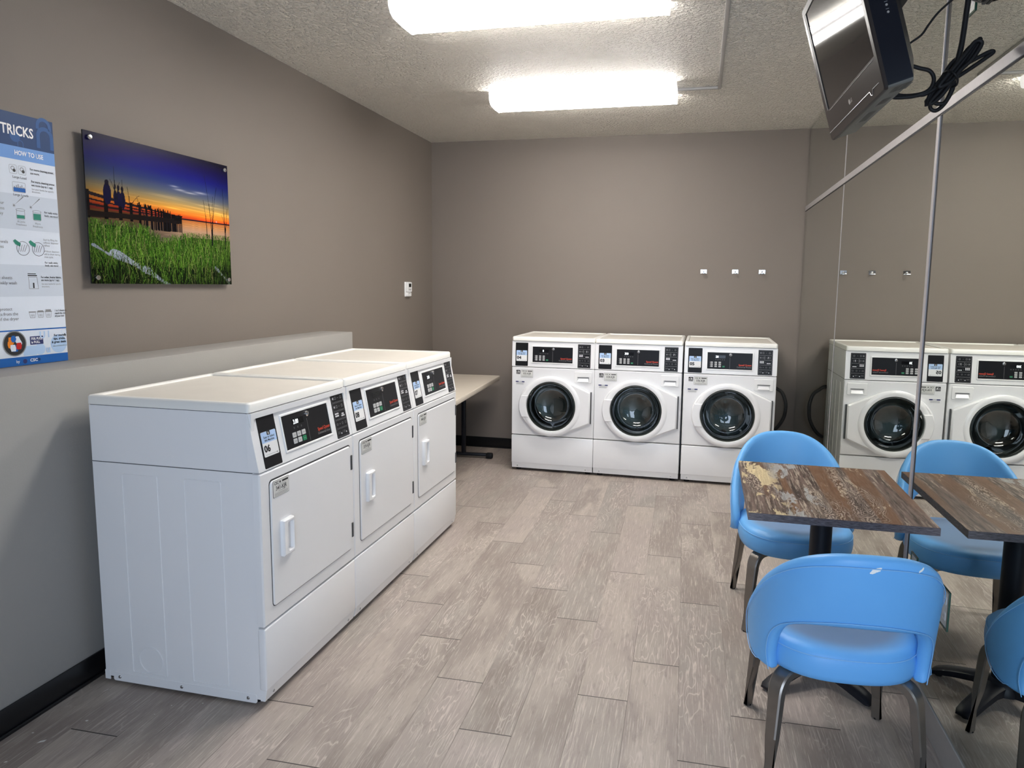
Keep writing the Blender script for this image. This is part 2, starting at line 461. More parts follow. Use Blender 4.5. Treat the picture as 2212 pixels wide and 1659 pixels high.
# ============================================================ ROOM
m = MB()   # floor: planks of one continuous floor covering
TH = .018; cth, sth = math.cos(TH), math.sin(TH)
bm = m.bm; uvl = bm.loops.layers.uv.new('UVMap'); cl = bm.loops.layers.float_color.new('prnd')
fi = m.mi('floor')
JO = {-5: -4.443, -2: -2.945, -1: -3.24, 0: -3.545, 1: -3.845, 2: -2.945, 3: -3.24, 4: -3.835, 5: -3.545, 6: -4.13, 7: -3.84, 10: -3.545}
PX, PY = 1.86, -3.24
def fl(u, v): return (PX+(u-PX)*cth-(v-PY)*sth, PY+(u-PX)*sth+(v-PY)*cth, 0)
random.seed(21)
def clip(poly, ax, val, keep_less):
    R = []
    for i in range(len(poly)):
        a, b = poly[i], poly[(i+1) % len(poly)]
        ia = (a[0][ax] <= val) == keep_less; ib = (b[0][ax] <= val) == keep_less
        if ia: R.append(a)
        if ia != ib:
            t_ = (val-a[0][ax])/(b[0][ax]-a[0][ax])
            R.append((tuple(a[0][k]+(b[0][k]-a[0][k])*t_ for k in range(3)), tuple(a[1][k]+(b[1][k]-a[1][k])*t_ for k in range(2))))
    return R
for k in range(-9, 13):
    x0 = 1.309+.1852*k; off = JO.get(k, -3.24+.2975*random.randint(0, 3))
    for j in range(-4, 8):
        y1 = off+1.19*j; y0 = y1-1.19
        poly = [(fl(x0, y0), (0, 0)), (fl(x0+.1852, y0), (.1852, 0)), (fl(x0+.1852, y1), (.1852, 1.19)), (fl(x0, y1), (0, 1.19))]
        poly = clip(poly, 0, 0., False); poly = clip(poly, 0, XM+.005, True) if len(poly) > 2 else poly
        poly = clip(poly, 1, YR, False) if len(poly) > 2 else poly; poly = clip(poly, 1, 0., True) if len(poly) > 2 else poly
        if len(poly) < 3: continue
        vs = [bm.verts.new(p[0]) for p in poly]; f = bm.faces.new(vs); f.material_index = fi
        c = (random.random(), random.random(), random.random(), 1); fx, fy = random.random() < .5, random.random() < .5
        for lp, p in zip(f.loops, poly):
            lp[uvl].uv = (.1852-p[1][0] if fx else p[1][0], 1.19-p[1][1] if fy else p[1][1]); lp[cl] = c
flk = m.mi('fleck')
for (x, y, a, L_, w) in [(.345, -4.14, 1.3, .055, .004), (.335, -4.25, 1.35, .03, .003), (.42, -4.42, .5, .012, .01), (.37, -4.55, .9, .03, .012),
                         (.30, -4.52, .2, .01, .006), (.64, -4.27, .6, .006, .005), (.62, -4.33, .6, .005, .004), (.31, -4.03, 1.2, .02, .003),
                         (2.02, -3.09, .4, .012, .006), (1.30, -2.99, .4, .01, .01), (.74, -4.23, .4, .006, .005), (.35, -4.66, .9, .012, .008)]:
    d = Vector((math.cos(a), math.sin(a), 0)); q = Vector((-d.y, d.x, 0)); o = Vector((x, y, .0006))
    P = [o-d*L_/2, o-d*L_*.1+q*w/2, o+d*L_/2+q*w*.2, o+d*L_*.2-q*w/2]
    f = bm.faces.new([bm.verts.new(p) for p in P]); f.material_index = flk
o = m.build('floor', ang=0, recalc=False); struct(o)

m = MB(); m.box(-.1, XM+.1, YR-.1, .1, H, H+.1, 'ceil'); struct(m.build('ceiling', ang=0))
m = MB(); m.box(-.1, 0, YR-.1, .1, -.02, H, 'wall'); struct(m.build('wall_left', ang=0))
m = MB(); m.box(0, XM+.1, 0, .1, -.02, H, 'wall'); struct(m.build('wall_back', ang=0))
m = MB(); m.box(XM+.009, XM+.1, YR-.1, 0, -.02, H, 'wall'); struct(m.build('wall_right', ang=0))
m = MB()
WX0, WX1, WZ0, WZ1 = 2.0, 3.18, .12, 2.3
for a in ((0, WX0, -.02, H), (WX1, XM+.009, -.02, H), (WX0, WX1, -.02, WZ0), (WX0, WX1, WZ1, H)):
    m.box(a[0], a[1], YR-.1, YR, a[2], a[3], 'wall')
struct(m.build('wall_rear', ang=0))
m = MB(); F = lambda u, v, h: Vector((u, YR-.05+h, v))
m.plate(rr(WX0, WX1, WZ0, WZ1, .002), 0, .05, 'white', F, hole=rr(WX0+.05, WX1-.05, WZ0+.05, WZ1-.05, .002))
m.box((WX0+WX1)/2-.02, (WX0+WX1)/2+.02, YR-.05, YR, WZ0, WZ1, 'white')
struct(m.build('window_1', ang=0))
# low chase wall (ledge) behind the dryers
LX, LZ, LY = .224, 1.211, -2.03
m = MB(); m.box(0, LX, YR, LY, 0, LZ, 'ledge', .004, 2); struct(m.build('trim_1', ang=40))
m = MB(); m.box(LX, LX+.008, YR, LY, 0, .098, 'base', .003, 2); m.box(LX+.008, LX+.016, YR, LY, 0, .014, 'base', .004, 2)
struct(m.build('baseboard_left'))
m = MB(); m.box(0, XM, -.009, 0, 0, .098, 'base', .003, 2); m.box(0, XM, -.016, -.009, 0, .014, 'base', .003, 2); struct(m.build('baseboard_back'))
m = MB(); m.box(XM-.004, XM+.009, YR, -.02, 0, .112, 'ltrim', .002, 1); struct(m.build('baseboard_right'))
# corner bead between walls is plain; surface conduit on the ceiling
m = MB(); z1 = H; z0 = H-.016
m.box(2.258, 2.53, -1.41, -1.388, z0, z1, 'ltrim', .003, 2)
m.box(2.512, 2.534, YR, -1.388, z0, z1, 'ltrim', .003, 2)
tag(m.build('cable_raceway'), 'slim pale surface raceway running along the ceiling from the rear light', 'raceway')

# ============================================================ MIRRORS
SZ = 2.183
cols = [(-.012, -1.600), (-1.616, -3.352), (-3.40, -5.14)]
names = ['farthest, in the back corner behind the washers', 'middle, beside the far blue chair', 'nearest, behind the table and near blue chair']
for r, (z0, z1, w) in enumerate([(.112, SZ-.02, 'tall lower'), (SZ+.017, H-.004, 'short upper')]):
    for i, (ya, yb) in enumerate(cols):
        m = MB(); F = lambda u, v, h: Vector((XM+.008-h, u, v))
        m.plate([(yb, z0), (ya, z0), (ya, z1), (yb, z1)], 0, .0078, 'gedge', F)
        m.plate([(yb+.001, z0+.001), (ya-.001, z0+.001), (ya-.001, z1-.001), (yb+.001, z1-.001)], .0078, .008, 'mirror', F)
        lab = {(0, 0): 'tall mirror panel in the back corner beside the washers', (0, 1): 'tall mirror panel reflecting the washer numbered 05, behind the far blue chair',
               (0, 2): 'tall mirror panel reflecting the tabletop and near blue chair', (1, 0): 'short mirror panel under the ceiling in the back corner',
               (1, 1): 'short upper mirror panel beyond the television, second from the back corner', (1, 2): 'short upper mirror panel behind the hanging black cords'}[(r, i)]
        tag(m.build('mirror_panel', ang=0), lab, 'mirror', 'mirror panels covering the right wall')
m = MB(); m.box(XM-.004, XM+.0085, -5.14, -.0, SZ-.019, SZ+.016, 'alu', .001, 1); m.box(XM-.0005, XM+.0085, -5.14, 0, SZ-.026, SZ-.019, 'dark')
struct(m.build('trim_2'))
for i, (ya, yb, w) in enumerate([(-1.600, -1.616, .3), (-3.352, -3.40, .5)]):
    m = MB()
    for z0, z1, mf in ((.112, SZ-.026, .6), (SZ+.016, H-.004, .6 if i == 0 else .25)):
        mid = ya+(yb-ya)*mf
        m.box(XM-.002-.002*i, XM+.0085, mid, ya, z0, z1, 'alu', .001, 1); m.box(XM+.001, XM+.0085, yb, mid, z0, z1, 'dark')
    struct(m.build('trim_%d' % (3+i)))
# socket openings cut in the mirror
def opening(ya, yb, z0, z1, lab):
    t_ = empty('socket_opening', (XM, (ya+yb)/2, z0))
    c_ = (ya+yb)/2; F = lambda u, v, h: Vector((-h, u-c_, v-z0))
    m = MB(); m.plate([(yb, z0), (ya, z0), (ya, z1), (yb, z1)], 0, .003, 'gedge', F,
                      hole=[(yb+.006, z0+.006), (ya-.006, z0+.006), (ya-.006, z1-.006), (yb+.006, z1-.006)])
    m.build('glass_edge', t_, 0)
    m = MB(); m.plate([(yb+.006, z0+.006), (ya-.006, z0+.006), (ya-.006, z1-.006), (yb+.006, z1-.006)], 0, .0008, 'label', F)
    for k in (.3, .7):
        zz = z0+(z1-z0)*k
        m.plate(rr(c_-.014, c_+.014, zz-.014, zz+.014, .006), .0008, .002, 'white', F)
        for s_ in (-.005, .005): m.rect(c_+s_-.001, c_+s_+.001, zz-.004, zz+.004, 'ink', F, .0022)
    m.build('socket_plate', t_, 0)
    tag(t_, lab, 'socket', 'socket openings cut in the mirror wall')
opening(-3.79, -3.866, .424, .556, 'low socket opening with green glass edge in the mirror beside the near blue chair')
opening(-3.44, -3.518, .424, .54, 'low socket opening in the mirror behind the table, half hidden by the near chair back')
opening(-3.572, -3.649, 2.423, 2.56, 'high socket opening in the upper mirror behind the hanging black cords')

# ============================================================ MACHINES
def star(cx, cz, r):
    return [(cx+(r if k % 2 == 0 else r*.4)*math.sin(PI*k/5), cz+(r if k % 2 == 0 else r*.4)*math.cos(PI*k/5)) for k in range(10)]

def common(root, kind, slope, dx, num, digits, ident):
    k_ = slope/(ZT-ZC)
    FP = lambda u, v, h: Vector((u, k_*(v-ZC)-h, v))       # on the sloping control panel
    y0 = .028
    # cabinet shell, open to the front
    m = MB(); t_ = .02
    m.box(.006, .003+t_, y0, .700, .028, ZT-.002, 'enamel'); m.box(MW-.003-t_, MW-.006, y0, .700, .028, ZT-.002, 'enamel')
    m.box(.003+t_, MW-.003-t_, .68, .700, .028, ZT-.002, 'enamel'); m.box(.003+t_, MW-.003-t_, y0, .68, .028, .048, 'enamel')
    m.box(.003+t_, MW-.003-t_, y0, .68, ZT-.022, ZT-.002, 'enamel')
    # pressed ribs and seams on both side sheets
    for x, sg in ((.006, -1), (MW-.006, 1)):
        FS = lambda u, v, h, x=x, sg=sg: Vector((x+sg*h, u, v))
        for (a, b) in ((.422, .575), (.159, .311)):
            m.plate(rr(a, b, .058, .83, .006, 3), 0, .0022, 'enamel', FS, c=.001, hole=rr(a+.003, b-.003, .061, .827, .005, 3), cin=.0006)
        m.plate(circ(.491, .115, .052, 32), 0, .0022, 'enamel', FS, hole=circ(.491, .115, .0495, 32))
        m.rect(.029, .700, ZC-.0015, ZC+.0015, 'shade', FS, .0006)
        m.rect(.029, .700, ZC-.0035, ZC-.0015, 'enamel', FS, .0009)
        m.plate(rr(.045, .665, .012, .047, .008, 3), -.002, .0015, 'enamel', FS, c=.001)
        m.plate([(.680, .014), (.703, .014), (.703, .05), (.680, .05)], -.002, .001, 'enamel', FS)
        for yy in (.636, .362, .081):
            m.lathe([(.0001, sg*.006), (.004, sg*.005), (.0065, sg*.0018), (.0065, 0)], 'steel', (x, yy, .029), 'x', 12)
    m.build('cabinet', root, 30)
    m = MB(); yl = slope-.006
    FL = lambda u, v, h: Vector((u, v, h))
    m.plate(rr(.002, MW-.002, yl, .706, .014, 5), ZT+.001, DH, 'lidw', FL, c=.006, hole=rr(.028, MW-.028, yl+.026, .680, .012, 4), cin=.005)
    m.plate(rr(.026, MW-.026, yl+.024, .682, .010, 4), DH-.008, DH-.0079, 'lidin', FL)
    m.plate(rr(.006, MW-.006, yl+.004, .702, .012, 4), ZT-.002, ZT+.0005, 'shade', FL)
    m.build('lid', root, 50)
    # lower panel with bottom chamfer and screw notches
    m = MB(); m.box(.001, MW-.001, 0, .03, .066, .3005, 'enamel', .006, 3)
    m.add([(.001+.004, .002, .07), (MW-.005, .002, .07), (MW-.005, .012, .024), (.005, .012, .024), (.005, .03, .07), (MW-.005, .03, .07), (MW-.005, .03, .024), (.005, .03, .024)],
          [(0, 1, 2, 3), (4, 5, 6, 7), (0, 3, 7, 4), (1, 5, 6, 2), (3, 2, 6, 7)], 'enamel')
    for xx in (.052, MW-.06):
        m.add([(xx-.026, .0105, .026), (xx+.026, .0105, .026), (xx+.008, .003, .058), (xx-.008, .003, .058), (xx, .0085, .032)], [(0, 1, 2, 3)], 'white')
        m.lathe([(.0001, 0), (.005, .001), (.006, .004)], 'steel', (xx, .004, .042), 'y', 12)
    m.build('lower_panel', root, 35)
    # adjustable feet
    for xx in (.05, MW-.05):
        for yy in (.07, .64):
            m = MB(); m.lathe([(.022, 0), (.022, .012), (.010, .014), (.010, .03)], 'rubber', (xx, yy, 0), 'z', 16); m.build('foot', root)
    # control panel wedge
    m = MB(); zb, zt = ZC+.003, ZT-.001
    F2 = lambda u, v, h: FP(u, v, h)
    m.plate(rr(.001, MW-.001, zb, zt, .004, 3), -.0, .0, 'enamel', FP)
    P = rr(.001, MW-.001, zb, zt, .004, 3)
    # solid: front loop -> chamfer -> back loop
    bmm = m.bm; kk = m.mi('enamel')
    Pc = ccw(P); A = [bmm.verts.new(FP(u, v, .0)) for u, v in Pc]
    Po = offs(Pc, .0); B = [bmm.verts.new((u+(.0 if .01 < u < MW-.01 else (-.0005 if u < .3 else .0005)), .045, v)) for u, v in Po]
    for i in range(len(A)):
        j = (i+1) % len(A); f = bmm.faces.new([A[i], A[j], B[j], B[i]]); f.material_index = kk
    # black badge strip
    x = dx
    m.plate(rr(.029+x, .134+x, .877, 1.066, .004, 3), 0, .0012, 'black', FP, c=.0005)
    # key icon strip with five boxes
    m.plate(rr(.544+x, .648+x, .877, 1.066, .004, 3), 0, .0012, 'black', FP, c=.0005)
    h2 = .0018
    for q in range(5):
        v1 = 1.061-q*.0363; v0 = v1-.0335
        m.frame(.549+x, .643+x, v0, v1, .0011, 'icon', FP, h2, .003)
        vc = (v0+v1)/2
        if q in (0, 1):
            for cx in (.562, .580, .625):
                m.plate(rr(cx-.006+x, cx+.006+x, vc-.006, vc+.006, .003, 2), h2, h2, 'icon', FP, hole=rr(cx-.004+x, cx+.004+x, vc-.004, vc+.004, .002, 2))
            m.plate(circ(.560+x, vc, .0035, 10), h2, h2, 'iconw' if kind == 'dryer' else 'icon', FP)
            m.rect(.596+x, .606+x, vc-.0007, vc+.0007, 'icon', FP, h2)
            if q == 1 and kind == 'washer':
                m.text('?', .611+x, vc-.007, .02, 'iconw', FP, h2+.0002, bold=.02); m.rect(.589+x, .592+x, v0+.004, v1-.004, 'icon', FP, h2)
        elif q == 2:
            for r_ in range(2):
                for c_ in range(3):
                    a = .556+c_*.0105+x; b = vc+.008-r_*.0095
                    m.rect(a, a+.008, b-.0035, b+.003, 'iconw', FP, h2)
                a = .607+x
            for c_ in range(3): m.rect(.607+c_*.0095+x, .614+c_*.0095+x, vc-.009, vc-.003, 'iconw', FP, h2)
            if kind == 'dryer':
                for c_ in range(2): m.rect(.611+c_*.0095+x, .618+c_*.0095+x, vc-.001, vc+.005, 'iconw', FP, h2)
            m.text('/', .594+x, vc-.006, .016, 'icon', FP, h2)
        elif q == 3:
            for c_, cx in enumerate((.561, .583, .604, .630)):
                m.plate(circ(cx+x, vc, .0055 if c_ != 1 else .003, 14), h2, h2, 'icon', FP, hole=circ(cx+x, vc, .004 if c_ != 1 else .0015, 14))
            m.text('/', .569+x, vc-.006, .014, 'icon', FP, h2); m.text('\\', .558+x, vc-.005, .014, 'icon', FP, h2)
        else:
            for cx, w in ((.554, .02), (.600, .016)):
                for l_ in range(3): m.rect(cx+x, cx+w+x, vc+.004-l_*.004, vc+.0052-l_*.004, 'icon', FP, h2)
                m.plate(circ(cx+w+.008+x, vc-.004, .0035, 8), h2, h2, 'iconw', FP)
            m.text('/', .590+x, vc-.006, .018, 'icon', FP, h2)
    # raised frame around the display
    m.plate(rr(.165+x, .511+x, .903, 1.045, .004, 3), 0, .004, 'white', FP, c=.0015, hole=rr(.173+x, .503+x, .911, 1.037, .001, 2), cin=.001)
    cp = m.build('control_panel', root, 30)
    # display fascia
    m = MB(); m.plate(rr(.172+x, .504+x, .910, 1.038, .001, 2), 0, .0016, 'black', FP)
    h3 = .0022
    m.text('Speed Queen', .497+x, .9405, .0185, 'red', FP, h3, 'RIGHT', bold=.022, sx=.92)
    m.text('Commercial '+('Washer' if kind == 'washer' else 'Dryer'), .497+x, .926, .0135, 'inkg', FP, h3, 'RIGHT', bold=.006, sx=.93)
    m.rect(.3385+x, .3400+x, .917, 1.003, 'icon', FP, h3)
    cx0 = .228 if kind == 'washer' else .238
    m.rect(cx0+x+.0, cx0+.078+x, .994, 1.016, 'lcd', FP, h3)
    if digits: m.text(digits, cx0+.006+x+(.022 if len(digits) == 1 else 0), .9965, .024, 'led', FP, h3+.0004, bold=.008, sx=.85)
    for c_ in range(5 if kind == 'washer' else 3):
        a = cx0+.004+c_*.0155*(1 if kind == 'washer' else 1.6)+x
        for l_ in range(2): m.rect(a, a+.007, .9835-l_*.004, .9850-l_*.004, 'icon', FP, h3)
    m.build('display_fascia', cp, 0)
    # keys
    if kind == 'washer':
        K = [(xx, zz, 'key') for zz in (.961, .946, .931) for xx in (.205, .2355, .265)]+[(.2935, .931, 'keygreen')]
        kw, kh = .009, .0058
    else:
        K = [(xx, zz, 'key') for zz in (.957, .934) for xx in (.238, .270, .302)]; K[-1] = (.302, .934, 'keygreen'); kw, kh = .0125, .0092
    for (a, b, mm) in K:
        m = MB(); m.plate(rr(a-kw+x, a+kw+x, b-kh, b+kh, .002, 2), .0016, .0030, mm, FP)
        m.rect(a-kw*.5+x, a+kw*.5+x, b-.001, b+.001, 'inkg', FP, .0034)
        m.build('key', cp, 0)
    if kind == 'washer':
        m = MB()
        for zz in (.961, .946, .931): m.plate([(.188+x, zz+.003), (.193+x, zz), (.188+x, zz-.003)], .0022, .0022, 'icon', FP)
        m.build('arrow_marks', cp, 0)
    m = MB(); q = FP(.343+x, 1.021, .001)
    m.lathe([(.0001, -.0085), (.006, -.008), (.0105, -.006), (.011, -.001), (.011, .003)], 'chrome' if kind == 'dryer' else 'steel', tuple(q), 'y', 24)
    m.box(q.x-.001, q.x+.001, q.y-.0095, q.y-.007, q.z-.005, q.z+.005, 'ink')
    m.build('key_lock', cp, 40)
    # machine number sticker
    m = MB(); m.plate(rr(.037+x, .126+x, .9165, 1.0035, .004, 3), .0012, .0018, 'stick_w', FP)
    bl = [(a, b) for a, b in rr(.037+x, .126+x, .965, 1.0035, .004, 3)]
    m.plate([(.037+x, .965), (.126+x, .965)]+[(.126+x, .9995), (.1225+x, 1.0035), (.0405+x, 1.0035), (.037+x, .9995)], .0021, .0021, 'stick_b', FP)
    m.plate(rr(.072+x, .091+x, .990, 1.0065, .003, 3), .0024, .0024, 'ink', FP)
    m.text('R', .0815+x, .9925, .012, 'stick_w', FP, .0027, 'CENTER', bold=.02)
    m.text('Scan to Select', .0815+x, .9805, .0115, 'ink', FP, .0024, 'CENTER', bold=.018)
    m.text('this Machine', .0815+x, .9695, .0115, 'ink', FP, .0024, 'CENTER', bold=.018)
    m.text(num, .042+x, .9335, .032, 'ink', FP, .0022, bold=.045, sx=1.12)
    for l_ in range(1): m.rect(.045+x, .105+x, .9225, .9235, 'inkg', FP, .0022)
    m.text('csc', .108+x, .921, .008, 'ink', FP, .0024, bold=.02)
    m.build('number_sticker', root, 0)
    return FP

def id_label(root, ident, u0, v0, par=None, h=.0005):
    w, hh = .100, .062
    m = MB(); m.plate(rr(u0, u0+w, v0, v0+hh, .003, 3), h, h+.0008, 'ink'); m.plate(rr(u0+.001, u0+w-.001, v0+.001, v0+hh-.001, .003, 3), h+.0008, h+.001, 'label')
    q = h+.0016; g = dict(F=None)
    m.text('CSC', u0+.006, v0+.046, .0145, 'ink', h=q, bold=.02, sx=1.05); m.plate(circ(u0+.043, v0+.051, .0045, 6), q, q, 'ink')
    m.rect(u0+.056, u0+.094, v0+.048, v0+.0545, 'ink', h=q)
    m.rect(u0+.028, u0+.082, v0+.0415, v0+.0422, 'inkg', h=q)
    m.text(ident, u0+.05, v0+.024, .021, 'ink', h=q, align='CENTER', bold=.012, sx=.98)
    m.rect(u0+.03, u0+.08, v0+.0185, v0+.0195, 'inkg', h=q)
    for l_ in range(3): m.rect(u0+.008, u0+.092, v0+.0125-l_*.0038, v0+.0135-l_*.0038, 'inkg', h=q)
    return m.build('id_label', par or root, 0)

def washer(loc, rz, num, digits, ident, label):
    root = empty('washing_machine', loc, rz)
    common(root, 'washer', .012, 0, num, digits, ident)
    GC = (.336, .558); GR = .198
    # front panel with port hole
    m = MB(); m.plate(rr(.001, MW-.001, .3065, ZC-.002, .006, 3), -.028, 0, 'enamel', c=.005, hole=circ(GC[0], GC[1], GR+.01, 64), cin=0)
    m.build('front_panel', root, 25)
    # drum with gasket
    m = MB()
    m.lathe([(GR+.010, .0), (GR+.012, .03), (GR-.02, .05), (GR-.02, .062), (GR+.02, .07)], 'gasket', (GC[0], 0, GC[1]), 'y', 64, caps=False)
    m.lathe([(.24, .075), (.262, .09), (.262, .50), (.05, .56), (.0001, .55)], 'drum', (GC[0], 0, GC[1]), 'y', 64, caps=False)
    for k in range(3):
        a = 2*PI*k/3+.5; m.tube([(GC[0]+.235*math.cos(a), .1, GC[1]+.235*math.sin(a)), (GC[0]+.235*math.cos(a), .48, GC[1]+.235*math.sin(a))], .028, 'drum', 10)
    m.build('drum', root, 40)
    # door body
    pts = []
    t1 = Vector((.452, .770)); t2 = Vector((.452, .346))
    A_, B_ = .272, .2335
    for k in range(61):
        a = PI/2+PI*k/60+0.0
        pts.append((.338+A_*math.cos(a), .5585+B_*math.sin(a)))
    # rounded shoulders to the hinge edge
    pts += [(.385, .3265), (.425, .334), (.47, .349), (.648, .428), (.655, .436), (.655, .679), (.648, .688), (.47, .767), (.425, .782), (.385, .790)]
    door = empty('door', (0, 0, 0)); door.parent = root
    door_m = MB(); door_m.plate(pts, .001, .034, 'gloss', c=.010, hole=circ(GC[0], GC[1], GR+.003, 64), cin=.004)
    # domed ring around the glass
    door_m.lathe([(GR+.050, -.030), (GR+.040, -.0385), (GR+.022, -.041), (GR+.006, -.038), (GR+.003, -.030), (GR+.003, -.002)], 'gloss', (GC[0], 0, GC[1]), 'y', 72, caps=False)
    COL.objects.unlink(door); bpy.data.objects.remove(door)
    door = door_m.build('door', root, 40)
    m = MB()
    m.lathe([(GR+.003, -.030), (GR-.001, -.036), (GR-.006, -.036), (GR-.008, -.028)], 'gasket', (GC[0], 0, GC[1]), 'y', 72, caps=False)
    m.lathe([(GR-.008, -.033), (GR-.016, -.022), (GR-.03, .005), (GR-.045, .040), (GR-.065, .066), (GR-.10, .082), (.05, .09), (.0001, .092)], 'glass', (GC[0], 0, GC[1]), 'y', 72, caps=False)
    m.build('door_glass', door, 60)
    # handle crescent
    m = MB(); P = []
    zs = [.463+(.64-.463)*k/10 for k in range(11)]
    for z_ in zs: P.append((.338-A_*math.sqrt(max(0, 1-((z_-.5585)/B_)**2))+.006, z_))
    for z_ in zs[::-1]: P.append((GC[0]-math.sqrt((GR+.006)**2-(z_-GC[1])**2), z_))
    m.plate(P, .03, .047, 'gloss', c=.004); m.build('handle', door, 30)
    m = MB(); m.box(.6555, .664, -.012, -.0005, .428, .686, 'hinge')
    for k in range(24): m.box(.6548, .6647, -.0135, -.011, .432+k*.0106, .437+k*.0106, 'shade')
    m.build('hinge', door, 30)
    # soap drawer
    m = MB(); m.plate(rr(.521, .661, .756, .846, .008, 4), 0, .005, 'white', c=.002, hole=rr(.546, .640, .770, .803, .004, 3), cin=.002)
    m.add([(.546, 0.0, .770), (.640, 0.0, .770), (.640, -.0005, .803), (.546, -.0005, .803)], [(0, 1, 2, 3)], 'white')
    m.add([(.550, -.012, .768), (.636, -.012, .768), (.630, -.001, .792), (.556, -.001, .792), (.550, -.004, .764), (.636, -.004, .764)], [(0, 1, 2, 3), (0, 4, 5, 1), (0, 3, 4), (1, 5, 2)], 'gloss')
    m.box(.548, .638, -.006, -.004, .7985, .803, 'shade')
    m.build('soap_drawer', root, 30)
    # energy label
    m = MB(); m.rect(.038, .072, .809, .842, 'ink', h=.0008)
    m.plate(star(.060, .829, .007), .0014, .0014, 'stick_w')
    m.tube([(.041, -.0014, .826), (.048, -.0014, .833), (.056, -.0014, .836), (.066, -.0014, .832)], .0008, 'stick_w', 4)
    m.text('energy', .041, .8215, .010, 'stick_w', h=.0014, bold=.02)
    m.text('ENERGY STAR', .0395, .8125, .0052, 'stick_w', h=.0014, bold=.02)
    m.build('energy_label', root, 0)
    m = MB(); m.rect(.034, .108, .721, .751, 'stick_w', h=.0006); m.rect(.034, .108, .742, .751, 'navy', h=.001)
    m.rect(.058, .085, .7425, .7505, 'stick_w', h=.0012); m.text('CAUTION', .0715, .7437, .0065, 'navy', h=.0015, align='CENTER', bold=.02)
    for l_ in range(4): m.rect(.038, .104-.006*(l_ % 2), .7365-l_*.004, .7378-l_*.004, 'inkg', h=.001)
    m.build('caution_label', root, 0)
    id_label(root, ident, .078, .784)
    tag(root, label, 'washing machine', 'white front-loading washers along the back wall')
    return root

WX, WY, WR = .978, -.744, -.0071
cw, sw = math.cos(WR), math.sin(WR)
for i, (num, dig, idn, g, lab) in enumerate([
        ('04', '0', '335-KJR', 0, 'white front-loading washer with a 04 sticker, leftmost of the three'),
        ('03', '300', '334-KJR', 0, 'white front-loading washer with a 03 sticker, between washers 04 and 05'),
        ('05', '30', '336-KJR', .012, 'white front-loading washer with a 05 sticker, closest to the mirror wall')]):
    a = i*MW+g; washer((WX+a*cw, WY+a*sw, 0), WR, num, dig, idn, lab)

def dryer(loc, rz, num, digits, ident, label):
    root = empty('dryer', loc, rz)
    common(root, 'dryer', .040, .012, num, digits, ident)
    m = MB(); m.plate(rr(.001, MW-.001, .3065, ZC-.002, .006, 3), -.028, 0, 'enamel', c=.005); m.build('front_panel', root, 25)
    m = MB(); m.plate(rr(.0535, .6545, .361, .8335, .018, 5), 0, .0008, 'groove_shade')  # dark plate paints the door groove plus its shadow, thicker along the top
    m.plate(rr(.0565, .652, .3635, .8275, .016, 5), .0008, .006, 'enamel', c=.004); d = m.build('door', root, 25)
    m = MB(); m.plate(rr(.107, .179, .533, .669, .004, 3), .006, .022, 'gloss', c=.005, hole=rr(.136, .170, .548, .655, .006, 3), cin=.003)
    m.plate(rr(.136, .170, .548, .655, .006, 3), .0065, .0068, 'gloss'); m.build('handle', d, 30)
    for z_ in (.72, .416):
        m = MB(); m.box(.6475, .6605, -.0085, -.004, z_, z_+.064, 'hinge')
        for k in range(3): m.box(.6525, .6555, -.0105, -.0085, z_+.003+k*.02, z_+.018+k*.02, 'shade')
        m.build('hinge', d, 30)
    id_label(root, ident, .069, .764, d, .0062)
    tag(root, label, 'dryer', 'white dryers in a row along the left wall')
    return root
for i, (num, dig, idn, lab) in enumerate([
        ('06', '3.00', '341-KJR', 'white dryer with a 06 sticker, nearest of the row, its side panel showing'),
        ('08', '', '339-KJR', 'white dryer with a 08 sticker, in the middle of the row'),
        ('07', '3.00', '340-KJR', 'white dryer with a 07 sticker, farthest of the row beside the folding table')]):
    dryer((.989, -4.204+i*(MW+.001), 0), PI/2, num, dig, idn, lab)

# drain hose behind washer 05
m = MB(); m.tube(crom([(3.0, -.012-.03, .72), (3.06, -.06, .715), (3.10, -.11, .699), (3.15, -.15, .667), (3.178, -.17, .60), (3.183, -.18, .545), (3.174, -.17, .464), (3.141, -.15, .388), (3.10, -.12, .333), (3.05, -.04, .29)], 6), .014, 'hose', 10)
tag(m.build('drain_hose'), 'black rubber hose looping out behind the washer nearest the mirrors', 'hose')

# ============================================================ FOLDING TABLE
root = empty('folding_table', (.712, -.157, 0), 0); root.rotation_euler = (0, 0, math.atan2(.998, -.058)+PI)   # local +x along its length, away from the back wall
Lx, Wy = 1.80, .69
ft = root
m = MB(); m.box(0, Lx, -Wy, 0, .670, .712, 'cream', .008, 3); m.build('tabletop', ft, 40)
m = MB(); m.box(.10, Lx-.10, -Wy+.09, -Wy+.12, .650, .669, 'blackmetal'); m.box(.10, Lx-.10, -.12, -.09, .650, .669, 'blackmetal'); m.build('apron', ft, 30)
for xx, sg in ((.26, 1), (Lx-.26, -1)):
    m = MB()
    yc = -.27
    m.box(xx-.018, xx+.018, yc-.018, yc+.018, .04, .66, 'blackmetal', .006, 2)
    m.box(xx-.02, xx+.02, -Wy+.03, -.03, .018, .045, 'blackmetal', .008, 2)
    m.box(xx-.012, xx+.012, -Wy+.06, -.06, .630, .650, 'blackmetal', .004, 2)
    m.tube([(xx, yc, .53), (xx+sg*.15, yc-.09, .56), (xx+sg*.36, yc-.12, .655)], .010, 'blackmetal', 8)
    lg = m.build('leg', ft, 35)
    for yy in (-Wy+.035, -.035):
        m = MB(); m.box(xx-.026, xx+.026, yy-.03, yy+.03, 0, .05, 'rubber', .012, 2); m.build('foot_cap', lg, 40)
tag(root, 'cream laminate folding table with black legs in the corner behind the dryers', 'table')

